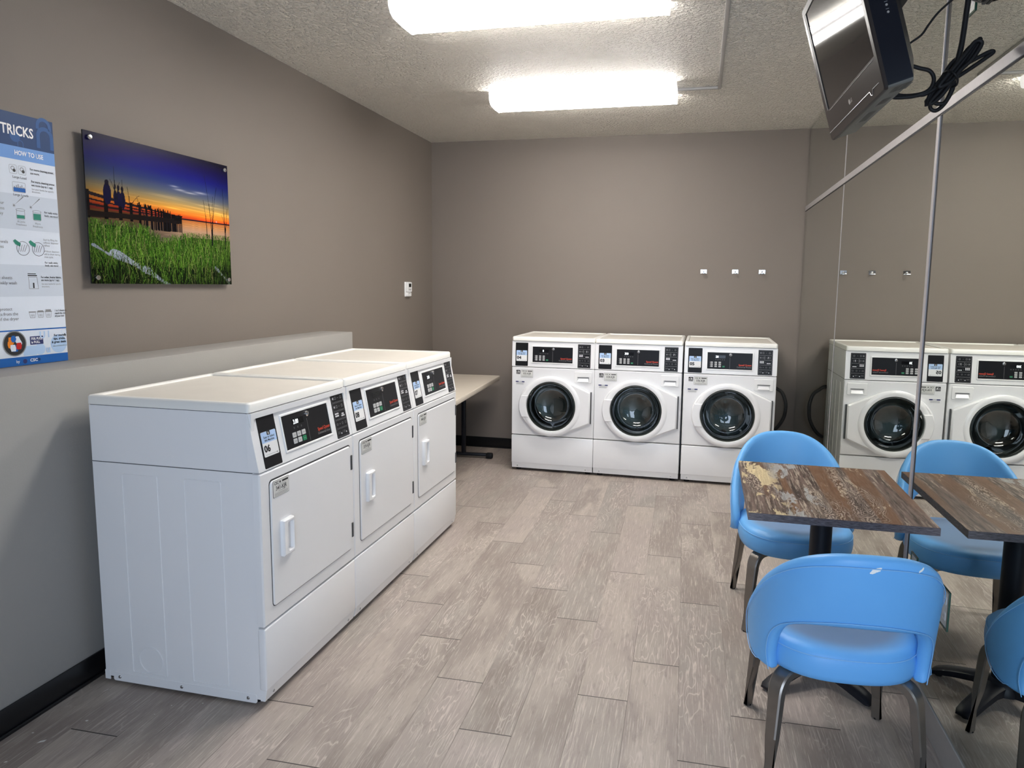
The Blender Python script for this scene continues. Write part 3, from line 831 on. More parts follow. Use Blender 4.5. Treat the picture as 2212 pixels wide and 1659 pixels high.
# ============================================================ DINING TABLE
TX, TY, TZ = 2.9408, -3.478, .766
root = empty('pedestal_table', (TX, TY, 0), -.0093)
m = MB(); F = lambda u, v, h: Vector((u, v, h))
m.plate([(-.2978, -.3748), (.2978, -.3748), (.2978, .3748), (-.2978, .3748)], TZ-.026, TZ, 'tedge', F, c=.001)
m.plate([(-.2966, -.3736), (.2966, -.3736), (.2966, .3736), (-.2966, .3736)], TZ+.0002, TZ+.0004, 'ttop', F)
m.add([(-.2978, -.3748, TZ-.026), (.2978, -.3748, TZ-.026), (.2978, .3748, TZ-.026), (-.2978, .3748, TZ-.026)], [(0, 1, 2, 3)], 'tedge')
m.build('tabletop', root, 0)
m = MB(); m.lathe([(.0001, .04), (.040, .04), (.040, TZ-.045), (.0001, TZ-.045)], 'blackmetal', n=32); m.build('column', root, 35)
m = MB(); m.box(-.14, .14, -.02, .02, TZ-.048, TZ-.027, 'blackmetal', .004, 2); m.box(-.02, .02, -.14, .14, TZ-.048, TZ-.027, 'blackmetal', .004, 2); m.build('top_bracket', root, 35)
m = MB(); m.lathe([(.0001, .095), (.043, .095), (.052, .085), (.062, .06), (.062, .045), (.0001, .045)], 'blackmetal', n=32)
for sx in (-1, 1):
    for sy in (-1, 1):
        tip = Vector((sx*.185, sy*.158, 0)); d = tip.normalized(); q = Vector((-d.y, d.x, 0)); L_ = tip.length
        prof = [(.03, .085, .045, .034), (.09, .078, .048, .033), (.15, .062, .034, .032), (.205, .044, .018, .031), (L_-.008, .030, .010, .030), (L_+.004, .020, .010, .024)]
        vs = []; fs = []
        for (r_, zt, zb, w) in prof:
            for a, b in ((-1, zb), (1, zb), (1, zt-.006), (.7, zt), (-.7, zt), (-1, zt-.006)):
                vs.append(d*r_+q*(a*w)+Vector((0, 0, b)))
        for i in range(len(prof)-1):
            for k in range(6):
                l = (k+1) % 6; fs.append((i*6+k, i*6+l, i*6+6+l, i*6+6+k))
        fs += [tuple(range(6)), tuple((len(prof)-1)*6+k for k in range(6))]
        m.add(vs, fs, 'blackmetal', True)
b = m.build('base', root, 40)
for sx in (-1, 1):
    for sy in (-1, 1):
        d = Vector((sx*.185, sy*.158, 0)); d = d*(1-.02/d.length)
        m = MB(); m.lathe([(.0001, 0), (.013, 0), (.013, .012), (.0001, .012)], 'rubber', (d.x, d.y, 0), n=14); m.build('glide', b, 40)
tag(root, 'square pedestal table with distressed brown wood-look top beside the mirror', 'table')

# ============================================================ CHAIRS
def interp(P, t_):
    n = len(P)-1; x = t_*n; i = min(int(x), n-1); f = x-i
    g = lambda k: P[max(0, min(n, k))]
    r = []
    for c_ in range(2):
        p0, p1, p2, p3 = g(i-1)[c_], g(i)[c_], g(i+1)[c_], g(i+2)[c_]
        r.append(.5*(2*p1+(p2-p0)*f+(2*p0-5*p1+4*p2-p3)*f*f+(3*p1-p0-3*p2+p3)*f**3))
    return r
OUT = [(66, .366), (82, .374), (94, .402), (97, .45), (89, .52), (74, .61), (57, .70), (38, .768), (18, .803), (0, .811)]
INN = [(52, .362), (53, .40), (52, .445), (48.5, .495), (41, .535), (31, .557), (20, .568), (12, .572), (5, .574), (0, .574)]
def shellpt(phi, z):
    a = .252+.010*max(0, min(1, (z-.4)/.25)); b = .225+.105*max(0, (z-.4)/.41)
    s_, c_ = math.sin(math.radians(phi)), math.cos(math.radians(phi))
    x = a*math.copysign(abs(s_)**.86, s_); y = -.02-b*math.copysign(abs(c_)**.86, c_)
    return Vector((x, y, z))
def make_chair(chip, nm_seam=True):
    root = empty('dining_chair')
    NV, NU = 56, 9
    G = []
    for j in range(NV+1):
        t_ = j/NV; tt = 2*t_ if t_ <= .5 else 2*(1-t_); sg = -1 if t_ <= .5 else 1
        o_, i_ = interp(OUT, tt), interp(INN, tt); row = []
        for k in range(NU+1):
            u = k/NU; row.append(shellpt(sg*(i_[0]+(o_[0]-i_[0])*u), i_[1]+(o_[1]-i_[1])*u))
        G.append(row)
    vs = []; fs = []; th = .0205
    def nrm(j, k):
        a = G[min(j+1, NV)][k]-G[max(j-1, 0)][k]; b_ = G[j][min(k+1, NU)]-G[j][max(k-1, 0)]
        n = a.cross(b_); n.normalize()
        c_ = Vector((G[j][k].x, G[j][k].y+.02, 0))
        return n if n.dot(c_) > 0 else -n
    W_ = NU+1
    for side in (1, -1):
        for j in range(NV+1):
            for k in range(W_):
                e = min(k, NU-k, j, NV-j); tk = th*(.72 if e == 0 else (.97 if e == 1 else 1.0))
                vs.append(G[j][k]+nrm(j, k)*side*tk)
    N1 = (NV+1)*W_
    for j in range(NV):
        for k in range(NU):
            a = j*W_+k; fs.append((a, a+1, a+W_+1, a+W_)); fs.append((N1+a, N1+a+W_, N1+a+W_+1, N1+a+1))
    for j in range(NV):
        for k in (0, NU): a = j*W_+k; fs.append((a, a+W_, N1+a+W_, N1+a))
    for k in range(NU):
        for j in (0, NV): a = j*W_+k; fs.append((a, a+1, N1+a+1, N1+a))
    m = MB(); m.add(vs, fs, 'bluechip' if chip else 'blue', True); back = m.build('backrest', root, 0, subsurf=1)
    # stitched seams along both edges of the shell
    m = MB()
    for k in (1, NU-1):
        pth = [G[j][k]+nrm(j, k)*(th+.0015) for j in range(0, NV+1)]
        m.tube(pth, .0013, 'thread', 5)
    m.build('stitched_seam', back, 60)
    # seat
    def outl(sc, z_, n=64):
        R = []
        for k in range(n):
            a = 2*PI*k/n; c_, s_ = math.cos(a), math.sin(a); p = 2.7
            r_ = 1/((abs(c_)**p+abs(s_)**p)**(1/p))
            x_ = .246*r_*c_; y_ = (.272 if s_ > 0 else .245)*r_*s_+.012
            x_ *= 1-.06*max(0, -s_)
            R.append(Vector((x_*sc, (y_-.01)*sc+.01, z_)))
        return R
    rings = [(.80, .360), (.93, .361), (.975, .368), (.995, .385), (1.0, .408), (.995, .428), (.975, .446), (.94, .457), (.85, .464), (.6, .468), (.3, .470), (.02, .4705)]
    vs = []; fs = []; n = 64
    for sc, z_ in rings: vs += outl(sc, z_)
    for j in range(len(rings)-1):
        for k in range(n):
            l = (k+1) % n; fs.append((j*n+k, j*n+l, (j+1)*n+l, (j+1)*n+k))
    fs += [tuple(range(n)), tuple((len(rings)-1)*n+k for k in range(n))]
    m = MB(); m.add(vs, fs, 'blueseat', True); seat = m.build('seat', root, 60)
    m = MB(); m.tube(outl(.988, .4405), .0016, 'thread', 5, closed=True); m.build('seat_piping', seat, 60)
    m = MB(); m.box(-.16, .16, -.16, .19, .342, .362, 'blackmetal', .004, 2); m.build('seat_frame', root, 35)
    # bent flat-bar legs
    for sx in (-1, 1):
        for (yf, yt) in ((.222, .205), (-.238, -.185)):
            foot = Vector((sx*.222, yf, .004)); knee = Vector((sx*.198, yt, .323)); inn = Vector((sx*.10, yt*.55, .350))
            d = (inn-knee); d.z = 0; d.normalize(); t_ = Vector((-d.y, d.x, 0))
            path = [foot, foot.lerp(knee, .5), foot.lerp(knee, .88)]
            p0 = foot.lerp(knee, .88); c1 = knee+Vector((0, 0, .026)); p3 = knee+d*.055+Vector((0, 0, .027))
            for k in range(1, 8):
                s_ = k/8; path.append(p0*(1-s_)**2+c1*2*s_*(1-s_)+p3*s_*s_)
            path += [p3, inn]
            vs = []; fs = []
            for i, p in enumerate(path):
                a = path[max(i-1, 0)]; b_ = path[min(i+1, len(path)-1)]; tg = (b_-a).normalized(); nn = tg.cross(t_).normalized()
                z_ = p.z/.335; w = .0155+.0105*min(1, z_); h_ = .0105+.004*min(1, z_)
                if i == 0: nn = d.copy()
                for (aa, bb) in ((-1, -.7), (-.8, -1), (.8, -1), (1, -.7), (1, .7), (.8, 1), (-.8, 1), (-1, .7)):
                    vs.append(p+t_*(aa*w)+nn*(bb*h_))
            for i in range(len(path)-1):
                for k in range(8):
                    l = (k+1) % 8; fs.append((i*8+k, i*8+l, i*8+8+l, i*8+8+k))
            fs += [tuple(range(8)), tuple((len(path)-1)*8+k for k in range(8))]
            m = MB(); m.add(vs, fs, 'leg', True); lg = m.build('leg', root, 28)
            m = MB(); m.box(foot.x-.010, foot.x+.010, foot.y-.010, foot.y+.010, 0, .006, 'rubber', .002, 1); m.build('foot_glide', lg, 30)
    return root
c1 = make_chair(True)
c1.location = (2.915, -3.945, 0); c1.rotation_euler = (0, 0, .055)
tag(c1, 'blue vinyl dining chair in front of the table, its chipped open back toward the camera', 'chair', 'blue vinyl chairs at the pedestal table')
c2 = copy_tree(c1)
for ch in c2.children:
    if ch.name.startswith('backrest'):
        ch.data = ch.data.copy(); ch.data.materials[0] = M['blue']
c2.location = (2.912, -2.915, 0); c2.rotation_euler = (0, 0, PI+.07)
tag(c2, 'blue vinyl dining chair behind the table, facing the camera, near the washers', 'chair', 'blue vinyl chairs at the pedestal table')

# ============================================================ CEILING LIGHTS
def light(x0, x1, y0, y1, lab):
    root = empty('ceiling_light', ((x0+x1)/2, (y0+y1)/2, H)); w = (x1-x0)/2; d = (y1-y0)/2
    m = MB(); m.box(-w+.004, w-.004, -d+.02, d-.02, -.022, 0, 'white', .003, 1); m.build('housing', root, 30)
    m = MB()
    prof = [(-d, -.001), (-d, -.018), (-d+.003, -.046), (-d+.022, -.069), (-d+.05, -.080), (-.008, -.084), (.008, -.084), (d-.05, -.080), (d-.022, -.069), (d-.003, -.046), (d, -.018), (d, -.001)]
    k1, k2, k3 = m.mi('tube'), m.mi('tubed'), m.mi('tubes'); bmm = m.bm
    A = [bmm.verts.new((-w+.004, a, b)) for a, b in prof]; B = [bmm.verts.new((w-.004, a, b)) for a, b in prof]
    for i in range(len(prof)-1):
        f = bmm.faces.new([A[i], A[i+1], B[i+1], B[i]]); f.material_index = k2 if i in (0, 2, 8, 10) else (k3 if i in (1, 9) else k1)
    m.build('lens', root, 0, recalc=True)
    for sg in (-1, 1):
        m = MB(); F = lambda u, v, h: Vector((sg*(w-.004+h), u, v))
        m.plate([(a, b) for a, b in offs(ccw(prof), .003)], 0, .004, 'endcap', F); m.build('end_cap', root, 0)
    tag(root, lab, 'ceiling light', 'fluorescent wrap lights on the ceiling')
light(1.030, 2.270, -3.185, -2.865, 'lit fluorescent ceiling light, the nearer one cut by the top of the photo')
light(1.017, 2.257, -1.56, -1.27, 'lit fluorescent ceiling light, the farther one with the raceway at its end')

# ============================================================ WALL THINGS
# thermostat
root = empty('thermostat', (-.0012, -.600, 1.42)); FT = lambda u, v, h: Vector((h, u, v))
m = MB(); m.plate(rr(-.052, .052, .0, .127, .008, 4), 0, .012, 'white', FT, c=.003); m.build('back_plate', root, 30)
m = MB(); m.plate(rr(-.048, .048, .040, .126, .01, 4), .012, .030, 'white', FT, c=.005); m.plate(rr(-.044, .044, .002, .038, .008, 4), .012, .026, 'white', FT, c=.004)
for a in (-.015, .012): m.plate(rr(a-.006, a+.006, .056, .068, .003, 3), .030, .032, 'inkg', FT, hole=rr(a-.003, a+.003, .059, .065, .001, 2))
m.rect(-.02, .02, .030, .034, 'inkg', FT, .0265)
cv = m.build('cover', root, 30)
m = MB(); m.plate(rr(-.022, .026, .083, .113, .002, 2), .030, .031, 'lcd', FT); m.build('display', root, 0)
tag(root, 'small white wall thermostat with a dark display near the back corner', 'thermostat')
# hooks
for i, x in enumerate((2.478, 2.738, 2.956)):
    root = empty('wall_hook', (x, 0, 1.664)); FH = lambda u, v, h: Vector((u, -h, v))
    m = MB(); m.plate(rr(-.027, .027, -.018, .018, .005, 3), 0, .006, 'chrome', FH, c=.002); m.build('plate', root, 30)
    m = MB(); m.tube(crom([(0, -.004, .006), (0, -.02, .002), (0, -.03, -.010), (0, -.042, -.010), (0, -.046, .004)], 5), .004, 'chrome', 8)
    m.box(-.018, .018, -.05, -.04, -.018, -.010, 'chrome', .003, 2); m.build('prong', root, 40)
    tag(root, ['small chrome wall hook, leftmost of the three above the washers', 'small chrome wall hook, middle of the three above the washers',
               'small chrome wall hook, rightmost of the three above washer 05'][i], 'hook', 'chrome hooks on the back wall')

# sunset print on stand-offs
AY0, AY1, AZ0, AZ1 = -3.891, -2.997, 1.517, 2.128
root = empty('wall_print', (0, AY0, AZ0)); AW, AH = AY1-AY0, AZ1-AZ0
def art(W, Hh):
    rng = np.random.RandomState(3)
    X, Y = np.meshgrid(np.linspace(0, 1, W), np.linspace(0, 1, Hh)); img = np.zeros((Hh, W, 3))
    HZ = .495
    st = [(0, (8, 0, 44)), (.08, (12, 2, 84)), (.17, (20, 24, 116)), (.24, (44, 58, 114)), (.31, (92, 98, 112)), (.37, (166, 142, 96)), (.42, (224, 158, 64)), (.46, (232, 116, 34)), (.485, (204, 66, 30)), (.50, (150, 50, 40))]
    yy = Y+.035*(.7-X)
    for c in range(3): img[..., c] = np.interp(yy, [a for a, _ in st], [b[c] for _, b in st])
    img *= (.55+.45*np.clip(X*1.6+.1, 0, 1))[..., None]**(np.clip(Y*2, 0, 1)[..., None])
    for _ in range(40):
        cx, cy = rng.rand(), .33+.13*rng.rand(); w, h = .04+.11*rng.rand(), .0015+.003*rng.rand()
        g = np.exp(-((X-cx)/w)**2-((Y-cy-(X-cx)*.05)/h)**2)*(.3+.5*rng.rand())*(.3+.7*cx); img += g[..., None]*np.array([70, 55, 30])
    for cx, cy, w, h in ((.60, .275, .04, .007), (.76, .27, .05, .008), (.56, .255, .03, .006), (.68, .285, .05, .006)):
        g = np.exp(-((X-cx)/w)**2-((Y-cy)/h)**2); img += g[..., None]*np.array([90, 80, 60])
    g = np.exp(-((X-.88)/.12)**2-((Y-.48)/.04)**2); img += g[..., None]*np.array([40, 10, 0])
    d = np.hypot((X-.885)*W/Hh, Y-.482); img[d < .008] = (255, 150, 150)
    wat = Y > HZ+.004; wc = np.stack([np.interp(Y, [HZ, .53, .58, .66], v) for v in ((206, 222, 204, 150), (112, 150, 160, 130), (52, 88, 128, 112))], -1)
    rip = .88+.2*np.sin(Y*900+6*np.sin(X*22))*np.random.RandomState(1).rand(Hh, 1)
    img[wat] = (wc*rip[..., None]*(.45+.55*np.clip((X-.3)*3, 0, 1))[..., None])[wat]
    img[(Y > HZ-.004) & (Y < HZ+.006) & (X > .6)] = (26, 22, 34)
    blk = np.array([14, 10, 12])
    def top(x): return .385+.098*np.clip(x/.60, 0, 1)**.85
    def bot(x): return .545-.015*(x/.60)
    inp = X < .60
    for off, th_, col in ((0, .020, (30, 24, 28)), (.078, .012, (26, 20, 22)), (.135, .034, (34, 26, 20)), (.045, .008, (24, 18, 20))):
        yl = top(X)+off*(1-X/.66); img[inp & (Y > yl) & (Y < yl+th_*(1.05-X/.62)+.004)] = col
    xs = [0.002]; s_ = .105
    while xs[-1] < .6: xs.append(xs[-1]+s_); s_ *= .80; s_ = max(s_, .010)
    for x_ in xs:
        wd = .012*(1-x_/.7)+.0016
        img[(abs(X-x_) < wd) & (Y > top(x_)-.006) & (Y < bot(x_)+.02+.05*(x_ > .3))] = blk
    img[inp & (Y > bot(X)-.03) & (Y < bot(X)+.006)] = (24, 18, 16)
    for x_ in np.arange(.34, .60, .022): img[(abs(X-x_) < .0035) & (Y > .50) & (Y < .60)] = (20, 18, 24)
    img[(X > .54) & (X < .61) & (Y > .474) & (Y < .482)] = blk; img[(X > .55) & (X < .60) & (Y > .49) & (Y < .515)] = blk
    for cx, cy, r_, hh in ((.118, .36, .024, .11), (.185, .385, .016, .08), (.208, .39, .016, .09), (.165, .38, .012, .08)):
        img[((X-cx)/r_)**2+((Y-cy-.03)/hh*1.5)**2 < 1] = (16, 14, 44); img[((X-cx)/(r_*.5))**2+((Y-cy+.045)/.020)**2 < 1] = (18, 14, 30)
    for _ in range(30):
        x_ = .3+.3*rng.rand(); y_ = top(x_); img[(abs(X-x_) < .003) & (Y > y_-.02*rng.rand()-.010) & (Y < y_+.01)] = blk
    bank = .58+.09*np.exp(-((X-.48)/.10)**2)+.03*(X > .55)
    G = Y > bank+.02
    img[G] = (np.stack([22+10*X, 40+16*X, 16+6*X], -1)*(.5+.7*(1-Y))[..., None])[G]
    def blade(x, y, h, lean, col, wd):
        n = int(h*Hh*1.3)+3
        for q in range(n):
            s = q/n; px = int((x+lean*s*s)*W); py = int((y-h*s)*Hh)
            if 0 <= px < W and 0 <= py < Hh:
                w = wd if s < .6 else 1
                img[py, max(0, px):px+w] = col
    def grass(n, y0, y1):
        for _ in range(n):
            x = rng.rand(); bk = .58+.09*math.exp(-((x-.48)/.10)**2)+.03*(x > .55)
            y = max(bk+.05, y0)+(y1-max(bk+.05, y0))*rng.rand(); b = rng.rand(); sh = .45+.65*rng.rand()
            c = np.array([40+70*b, 84+62*b, 20+30*b])*sh
            if rng.rand() < .12: c = np.array([128, 134, 78])*sh
            if y > .9 and rng.rand() < .45: c *= .4
            blade(x, y, min(.04+.10*rng.rand(), y-bk+.02), (rng.rand()-.5)*.06, c, 1)
    grass(2200, .6, .88)
    for (x0, y0, x1, y1, w) in ((.14, .79, .34, .90, .030), (.02, .74, .11, .80, .010), (.34, .90, .50, 1.02, .020), (.86, .86, .98, .99, .012)):
        dx_, dy_ = x1-x0, y1-y0; t_ = np.clip(((X-x0)*dx_+(Y-y0)*dy_)/(dx_*dx_+dy_*dy_), 0, 1)
        d = np.hypot(X-x0-t_*dx_, Y-y0-t_*dy_); k = d < w*(.75+.25*np.sin(t_*6+1)); img[k] = (np.array([150, 158, 172])*(.7+.5*rng.rand(Hh, W))[..., None])[k]
    grass(900, .86, 1.06)
    for x, y, h, l in ((.165, .42, .22, -.002), (.168, .42, .13, -.03), (.175, .42, .12, .02), (.25, .48, .16, -.01), (.255, .48, .11, .06), (.31, .48, .10, -.012), (.335, .50, .07, -.04),
                       (.84, .68, .56, -.045), (.842, .68, .40, .02), (.845, .68, .48, .05), (.80, .62, .30, -.02), (.955, .70, .50, -.008), (.96, .64, .28, .025), (.21, .44, .16, 0), (.96, .56, .14, -.03)):
        blade(x, y, h, l, (14, 14, 22), 2)
    v = np.clip(1.25-1.1*((X-.5)**2*1.2+(Y-.5)**2*1.4), .3, 1); img *= v[..., None]
    return np.clip(img/255., 0, 1)
NWa, NHa = 430, 290
im = art(NWa, NHa); lin = np.where(im <= .04045, im/12.92, ((im+.055)/1.055)**2.4)
xs = np.linspace(0, AW, NWa); zs = np.linspace(AH, 0, NHa); XX, ZZ = np.meshgrid(xs, zs)
co = np.stack([np.full(XX.size, .030), XX.ravel(), ZZ.ravel()], 1)
idx = np.arange(NWa*NHa).reshape(NHa, NWa)
fa = np.stack([idx[1:, :-1].ravel(), idx[1:, 1:].ravel(), idx[:-1, 1:].ravel(), idx[:-1, :-1].ravel()], 1)
me = bpy.data.meshes.new('picture'); me.vertices.add(len(co)); me.vertices.foreach_set('co', co.ravel().astype(np.float32))
me.loops.add(fa.size); me.loops.foreach_set('vertex_index', fa.ravel().astype(np.int32)); me.polygons.add(len(fa))
me.polygons.foreach_set('loop_start', (np.arange(len(fa))*4).astype(np.int32)); me.update(calc_edges=True)
ca = me.color_attributes.new('print', 'FLOAT_COLOR', 'POINT'); buf = np.ones((NWa*NHa, 4), np.float32); buf[:, :3] = lin.reshape(-1, 3); ca.data.foreach_set('color', buf.ravel())
t = NT('glossy_photo_print'); an = t.n('ShaderNodeAttribute'); an.attribute_name = 'print'
t.set(col=an.outputs['Color'], rough=.25, spec=.09); me.materials.append(t.m)
pic = bpy.data.objects.new('picture', me); COL.objects.link(pic); pic.parent = root
m = MB(); m.box(.024, .0297, 0, AW, 0, AH, 'ink', .0005, 1); m.build('acrylic_sheet', root, 0)
for a in (.028, AW-.028):
    for b in (.025, AH-.025):
        m = MB(); m.lathe([(.0001, .040), (.009, .0395), (.0105, .037), (.0105, .031), (.007, .030), (.007, 0)], 'chrome', (0, a, b), 'x', 20); m.build('standoff_bolt', root, 40)
tag(root, 'glossy print of a sunset pier and marsh grass on steel standoffs', 'picture')

# tips poster
PY1, PZ0, PZ1 = -4.0015, 1.2125, 2.130
root = empty('poster', (0, PY1, PZ0)); FPo = lambda u, v, h: Vector((.001+h, u, v)); PW, PH = .610, PZ1-PZ0
C = {'pdark': rgb(30, 62, 106), 'pdark2': rgb(44, 86, 140), 'pblue': rgb(108, 150, 208), 'pred': rgb(190, 42, 40), 'pw': rgb(212, 218, 228), 'pg': rgb(196, 203, 214),
     'pfoot': rgb(36, 96, 168), 'ppale': rgb(172, 198, 228), 'pgreen': rgb(16, 92, 52), 'pteal': rgb(52, 130, 110), 'pyel': rgb(196, 190, 60), 'porange': rgb(226, 130, 40)}
for k, v in C.items(): M[k] = simple('poster_'+k, v, .4, mottled=.01, spec=.2)
m = MB(); m.plate([(-PW, 0), (0, 0), (0, PH), (-PW, PH)], 0, .002, 'pw', FPo)
h = .0024
def pr(u0, u1, v0, v1, c, hh=h): m.rect(u0, u1, v0, v1, c, FPo, hh)
U = lambda px: px     # helper
pr(-PW, 0, PH-.118, PH, 'pdark'); pr(-PW, -.235, PH-.165, PH-.118, 'pred'); pr(-.235, 0, PH-.165, PH-.118, 'pblue')
pr(-PW, 0, .548, .632, 'pg') if False else None
pr(-PW, 0, .5, .628, 'pg'); pr(-PW, 0, .255, .372, 'pg')
pr(-PW, 0, .128, .133, 'pfoot'); pr(-PW, 0, 0, .032, 'pfoot')
h2 = .0028
def tx(s_, u, v, sz, c='ink', al='LEFT', bold=.0, sx=1.0): m.text(s_, u, v, sz, c, FPo, .0034, al, bold, sx)
tx('TIPS & TRICKS', -.085, PH-.078, .050, 'stick_w', 'RIGHT', .02, .79)
# interlocking arches logo
def arch(cx, cz, r, w, c, leg):
    P = [(cx-r, cz-leg)]+[(cx+r*math.cos(PI-PI*k/14), cz+r*math.sin(PI-PI*k/14)) for k in range(15)]+[(cx+r, cz-leg), (cx+r-w, cz-leg)]
    P += [(cx+(r-w)*math.cos(PI*k/14), cz+(r-w)*math.sin(PI*k/14)) for k in range(15)]+[(cx-r+w, cz-leg)]
    m.plate(P, h2, h2, c, FPo)
arch(-.037, PH-.062, .036, .015, 'pdark2', .045); arch(-.040, PH-.025, .032, .013, 'pdark2', .012)
m.plate(circ(-.16, PH-.083, .02, 20), h2, h2, 'pdark2', FPo)
arch(-.14, PH-.105, .012, .003, 'pdark2', .012)
tx('HOW TO USE', -.050, PH-.148, .0235, 'stick_w', 'RIGHT', .022, .80)
# bottle (plain green jug)
m.plate([(-.40, .655), (-.235, .655), (-.232, .69), (-.236, .715), (-.255, .735), (-.262, .752), (-.285, .752), (-.30, .73), (-.36, .735), (-.40, .70)], h2, h2, 'pgreen', FPo)
m.plate([(-.258, .688), (-.246, .690), (-.243, .712), (-.252, .722), (-.260, .712)], .0032, .0032, 'pw', FPo)
for k in range(9): m.plate(circ(-.29+.03*math.sin(k*2.1), .675+.012*math.cos(k*3.3), .008, 6), .0032, .0032, ['pyel', 'pred', 'pteal'][k % 3], FPo)
tx('LIQUID', -.25, .628, .014, 'ink', 'RIGHT', .02)
for k in (0, 1):
    a = -.192+k*.036
    m.plate(rr(a, a+.030, .700, .732, .005, 3), h2, h2, 'inkg', FPo, hole=rr(a+.001, a+.029, .701, .731, .004, 3))
    m.plate(circ(a+.014, .719, .008, 12), h2, h2, 'inkg', FPo, hole=circ(a+.014, .719, .0055, 12)); m.plate(circ(a+.019, .712, .006, 12), .003, .003, 'ink', FPo)
tx('Large Load', -.182, .685, .0125); m.plate(rr(-.184, -.132, .635, .672, .005, 3), h2, h2, 'inkg', FPo, hole=rr(-.183, -.133, .636, .671, .004, 3))
pr(-.180, -.134, .637, .652, 'pfoot', .003)
for k in range(6): pr(-.178+k*.0075, -.175+k*.0075, .650, .656+.008*((k*37 % 5)/4), 'inkg', .0032)
tx('Large Loads', -.184, .622, .0125)
tx('For more cleaning power,', -.110, .722, .0112, 'ink', 'LEFT', .02, .86); tx('use more.', -.110, .708, .0112, 'ink', 'LEFT', .02, .86)
tx('For more cleaning power,', -.108, .678, .0112, 'ink', 'LEFT', .02, .86); tx('use more (up to 1 cap).', -.108, .665, .0112, 'ink', 'LEFT', .02, .86)
tx('See your bottle for specific', -.108, .651, .0095, 'inkg', 'LEFT', 0, .9); tx('directions.', -.108, .641, .0095, 'inkg', 'LEFT', 0, .9)
tx('your', -.222, .586, .016, 'inkg', 'RIGHT', .008); tx('Boost freshness', -.222, .567, .016, 'inkg', 'RIGHT', .008); tx('everyday', -.228, .549, .016, 'inkg', 'RIGHT', .008)
for a, full in ((-.160, 0), (-.093, 1)):
    m.plate(rr(a-.017, a+.017, .538, .572, .006, 3), h2, h2, 'inkg', FPo, hole=rr(a-.0155, a+.0155, .5395, .5705, .005, 3))
    pr(a-.015, a+.015, .541, .553+.011*full, 'pteal', .003)
    m.plate([(a+.019*math.cos(2*PI*k/16), .572+.005*math.sin(2*PI*k/16)) for k in range(16)], .0032, .0032, 'inkg', FPo)
    m.plate([(a+.017*math.cos(2*PI*k/16), .572+.0036*math.sin(2*PI*k/16)) for k in range(16)], .0034, .0034, 'pg', FPo)
    m.plate([(a-.022, .588), (a-.020, .590), (a+.014, .622), (a+.017, .620)], .003, .003, 'inkg', FPo)
    for k in range(4):
        an_ = PI/4*k; m.plate([(a-.024+.009*math.cos(an_), .586+.009*math.sin(an_)), (a-.024+.001*math.sin(an_), .586-.001*math.cos(an_)), (a-.024-.009*math.cos(an_), .586-.009*math.sin(an_)), (a-.024-.001*math.sin(an_), .586+.001*math.cos(an_))], .003, .003, 'inkg', FPo)
tx('A Little', -.160, .526, .0105, 'inkg', 'CENTER'); tx('Freshness', -.160, .515, .0105, 'inkg', 'CENTER')
tx('More', -.093, .524, .0105, 'inkg', 'CENTER'); tx('Freshness', -.093, .513, .0105, 'inkg', 'CENTER')
tx('For really stinky', -.062, .569, .0105, 'ink', 'LEFT', .01, .84); tx('loads, use more!', -.062, .557, .0105, 'ink', 'LEFT', .01, .84)
tx('towels', -.218, .448, .016, 'inkg', 'RIGHT', .008); tx('clothes', -.236, .430, .016, 'inkg', 'RIGHT', .008)
for a in (-.160, -.098):
    m.plate(circ(a, .432, .026, 24), h2, h2, 'ink', FPo, hole=circ(a, .432, .0245, 24))
    m.plate([(a-.038, .458), (a-.030, .464), (a-.008, .450), (a-.012, .438), (a-.030, .446)], .003, .003, 'pteal', FPo)
    for k in range(4): m.plate([(a-.02+k*.008, .42), (a-.018+k*.008, .42), (a-.012+k*.01, .446), (a-.014+k*.01, .446)], .003, .003, 'inkg', FPo)
for k, s_ in enumerate(('Start by filling the', 'softener dispenser', 'halfway', '', 'Without dispenser,', 'add to drum during', 'rinse cycle.', '', 'For really stinky', 'loads, use more!')):
    if s_: tx(s_, -.075, .466-k*.0108, .0102, 'ink' if k > 7 else 'inkg', 'LEFT', .012 if k > 7 else 0, .86)
tx('dryer sheets', -.212, .319, .016, 'inkg', 'RIGHT', .008); tx('weekly wash', -.195, .300, .016, 'inkg', 'RIGHT', .008)
m.plate([(-.147, .283), (-.108, .283), (-.112, .328), (-.148, .328)], h2, h2, 'inkg', FPo, hole=[(-.1455, .2845), (-.1095, .2845), (-.1135, .3265), (-.1465, .3265)])
pr(-.150, -.112, .331, .335, 'ink', .003); pr(-.150, -.116, .338, .341, 'ink', .003); pr(-.131, -.125, .286, .306, 'ink', .003)
tx('For softer, fresher fabrics,', -.096, .324, .0108, 'ink', 'LEFT', .018, .78); tx('use more (up to 1 cap).', -.096, .313, .0108, 'ink', 'LEFT', .018, .78)
tx('See your bottle for specific', -.095, .299, .009, 'inkg', 'LEFT', 0, .86); tx('directions.', -.095, .289, .009, 'inkg', 'LEFT', 0, .9)
tx('protect', -.222, .205, .016, 'inkg', 'RIGHT', .008); tx('fabrics from the', -.200, .187, .016, 'inkg', 'RIGHT', .008); tx('heat of the dryer', -.199, .169, .016, 'inkg', 'RIGHT', .008)
for k in range(3):
    a = -.156+k*.034; m.plate([(a, .196), (a+.028, .196), (a+.024, .174), (a+.004, .174)], h2, h2, 'inkg', FPo, hole=[(a+.0015, .1945), (a+.0265, .1945), (a+.023, .1755), (a+.005, .1755)])
    for q in range(4): pr(a+.007+q*.004, a+.008+q*.004, .179, .188, 'ink', .003)
    pr(a-.001, a+.029, .196, .1985, 'inkg', .003)
    if k: pr(a+.002, a+.025, .1985, .1985+.003*k, 'inkg', .003)
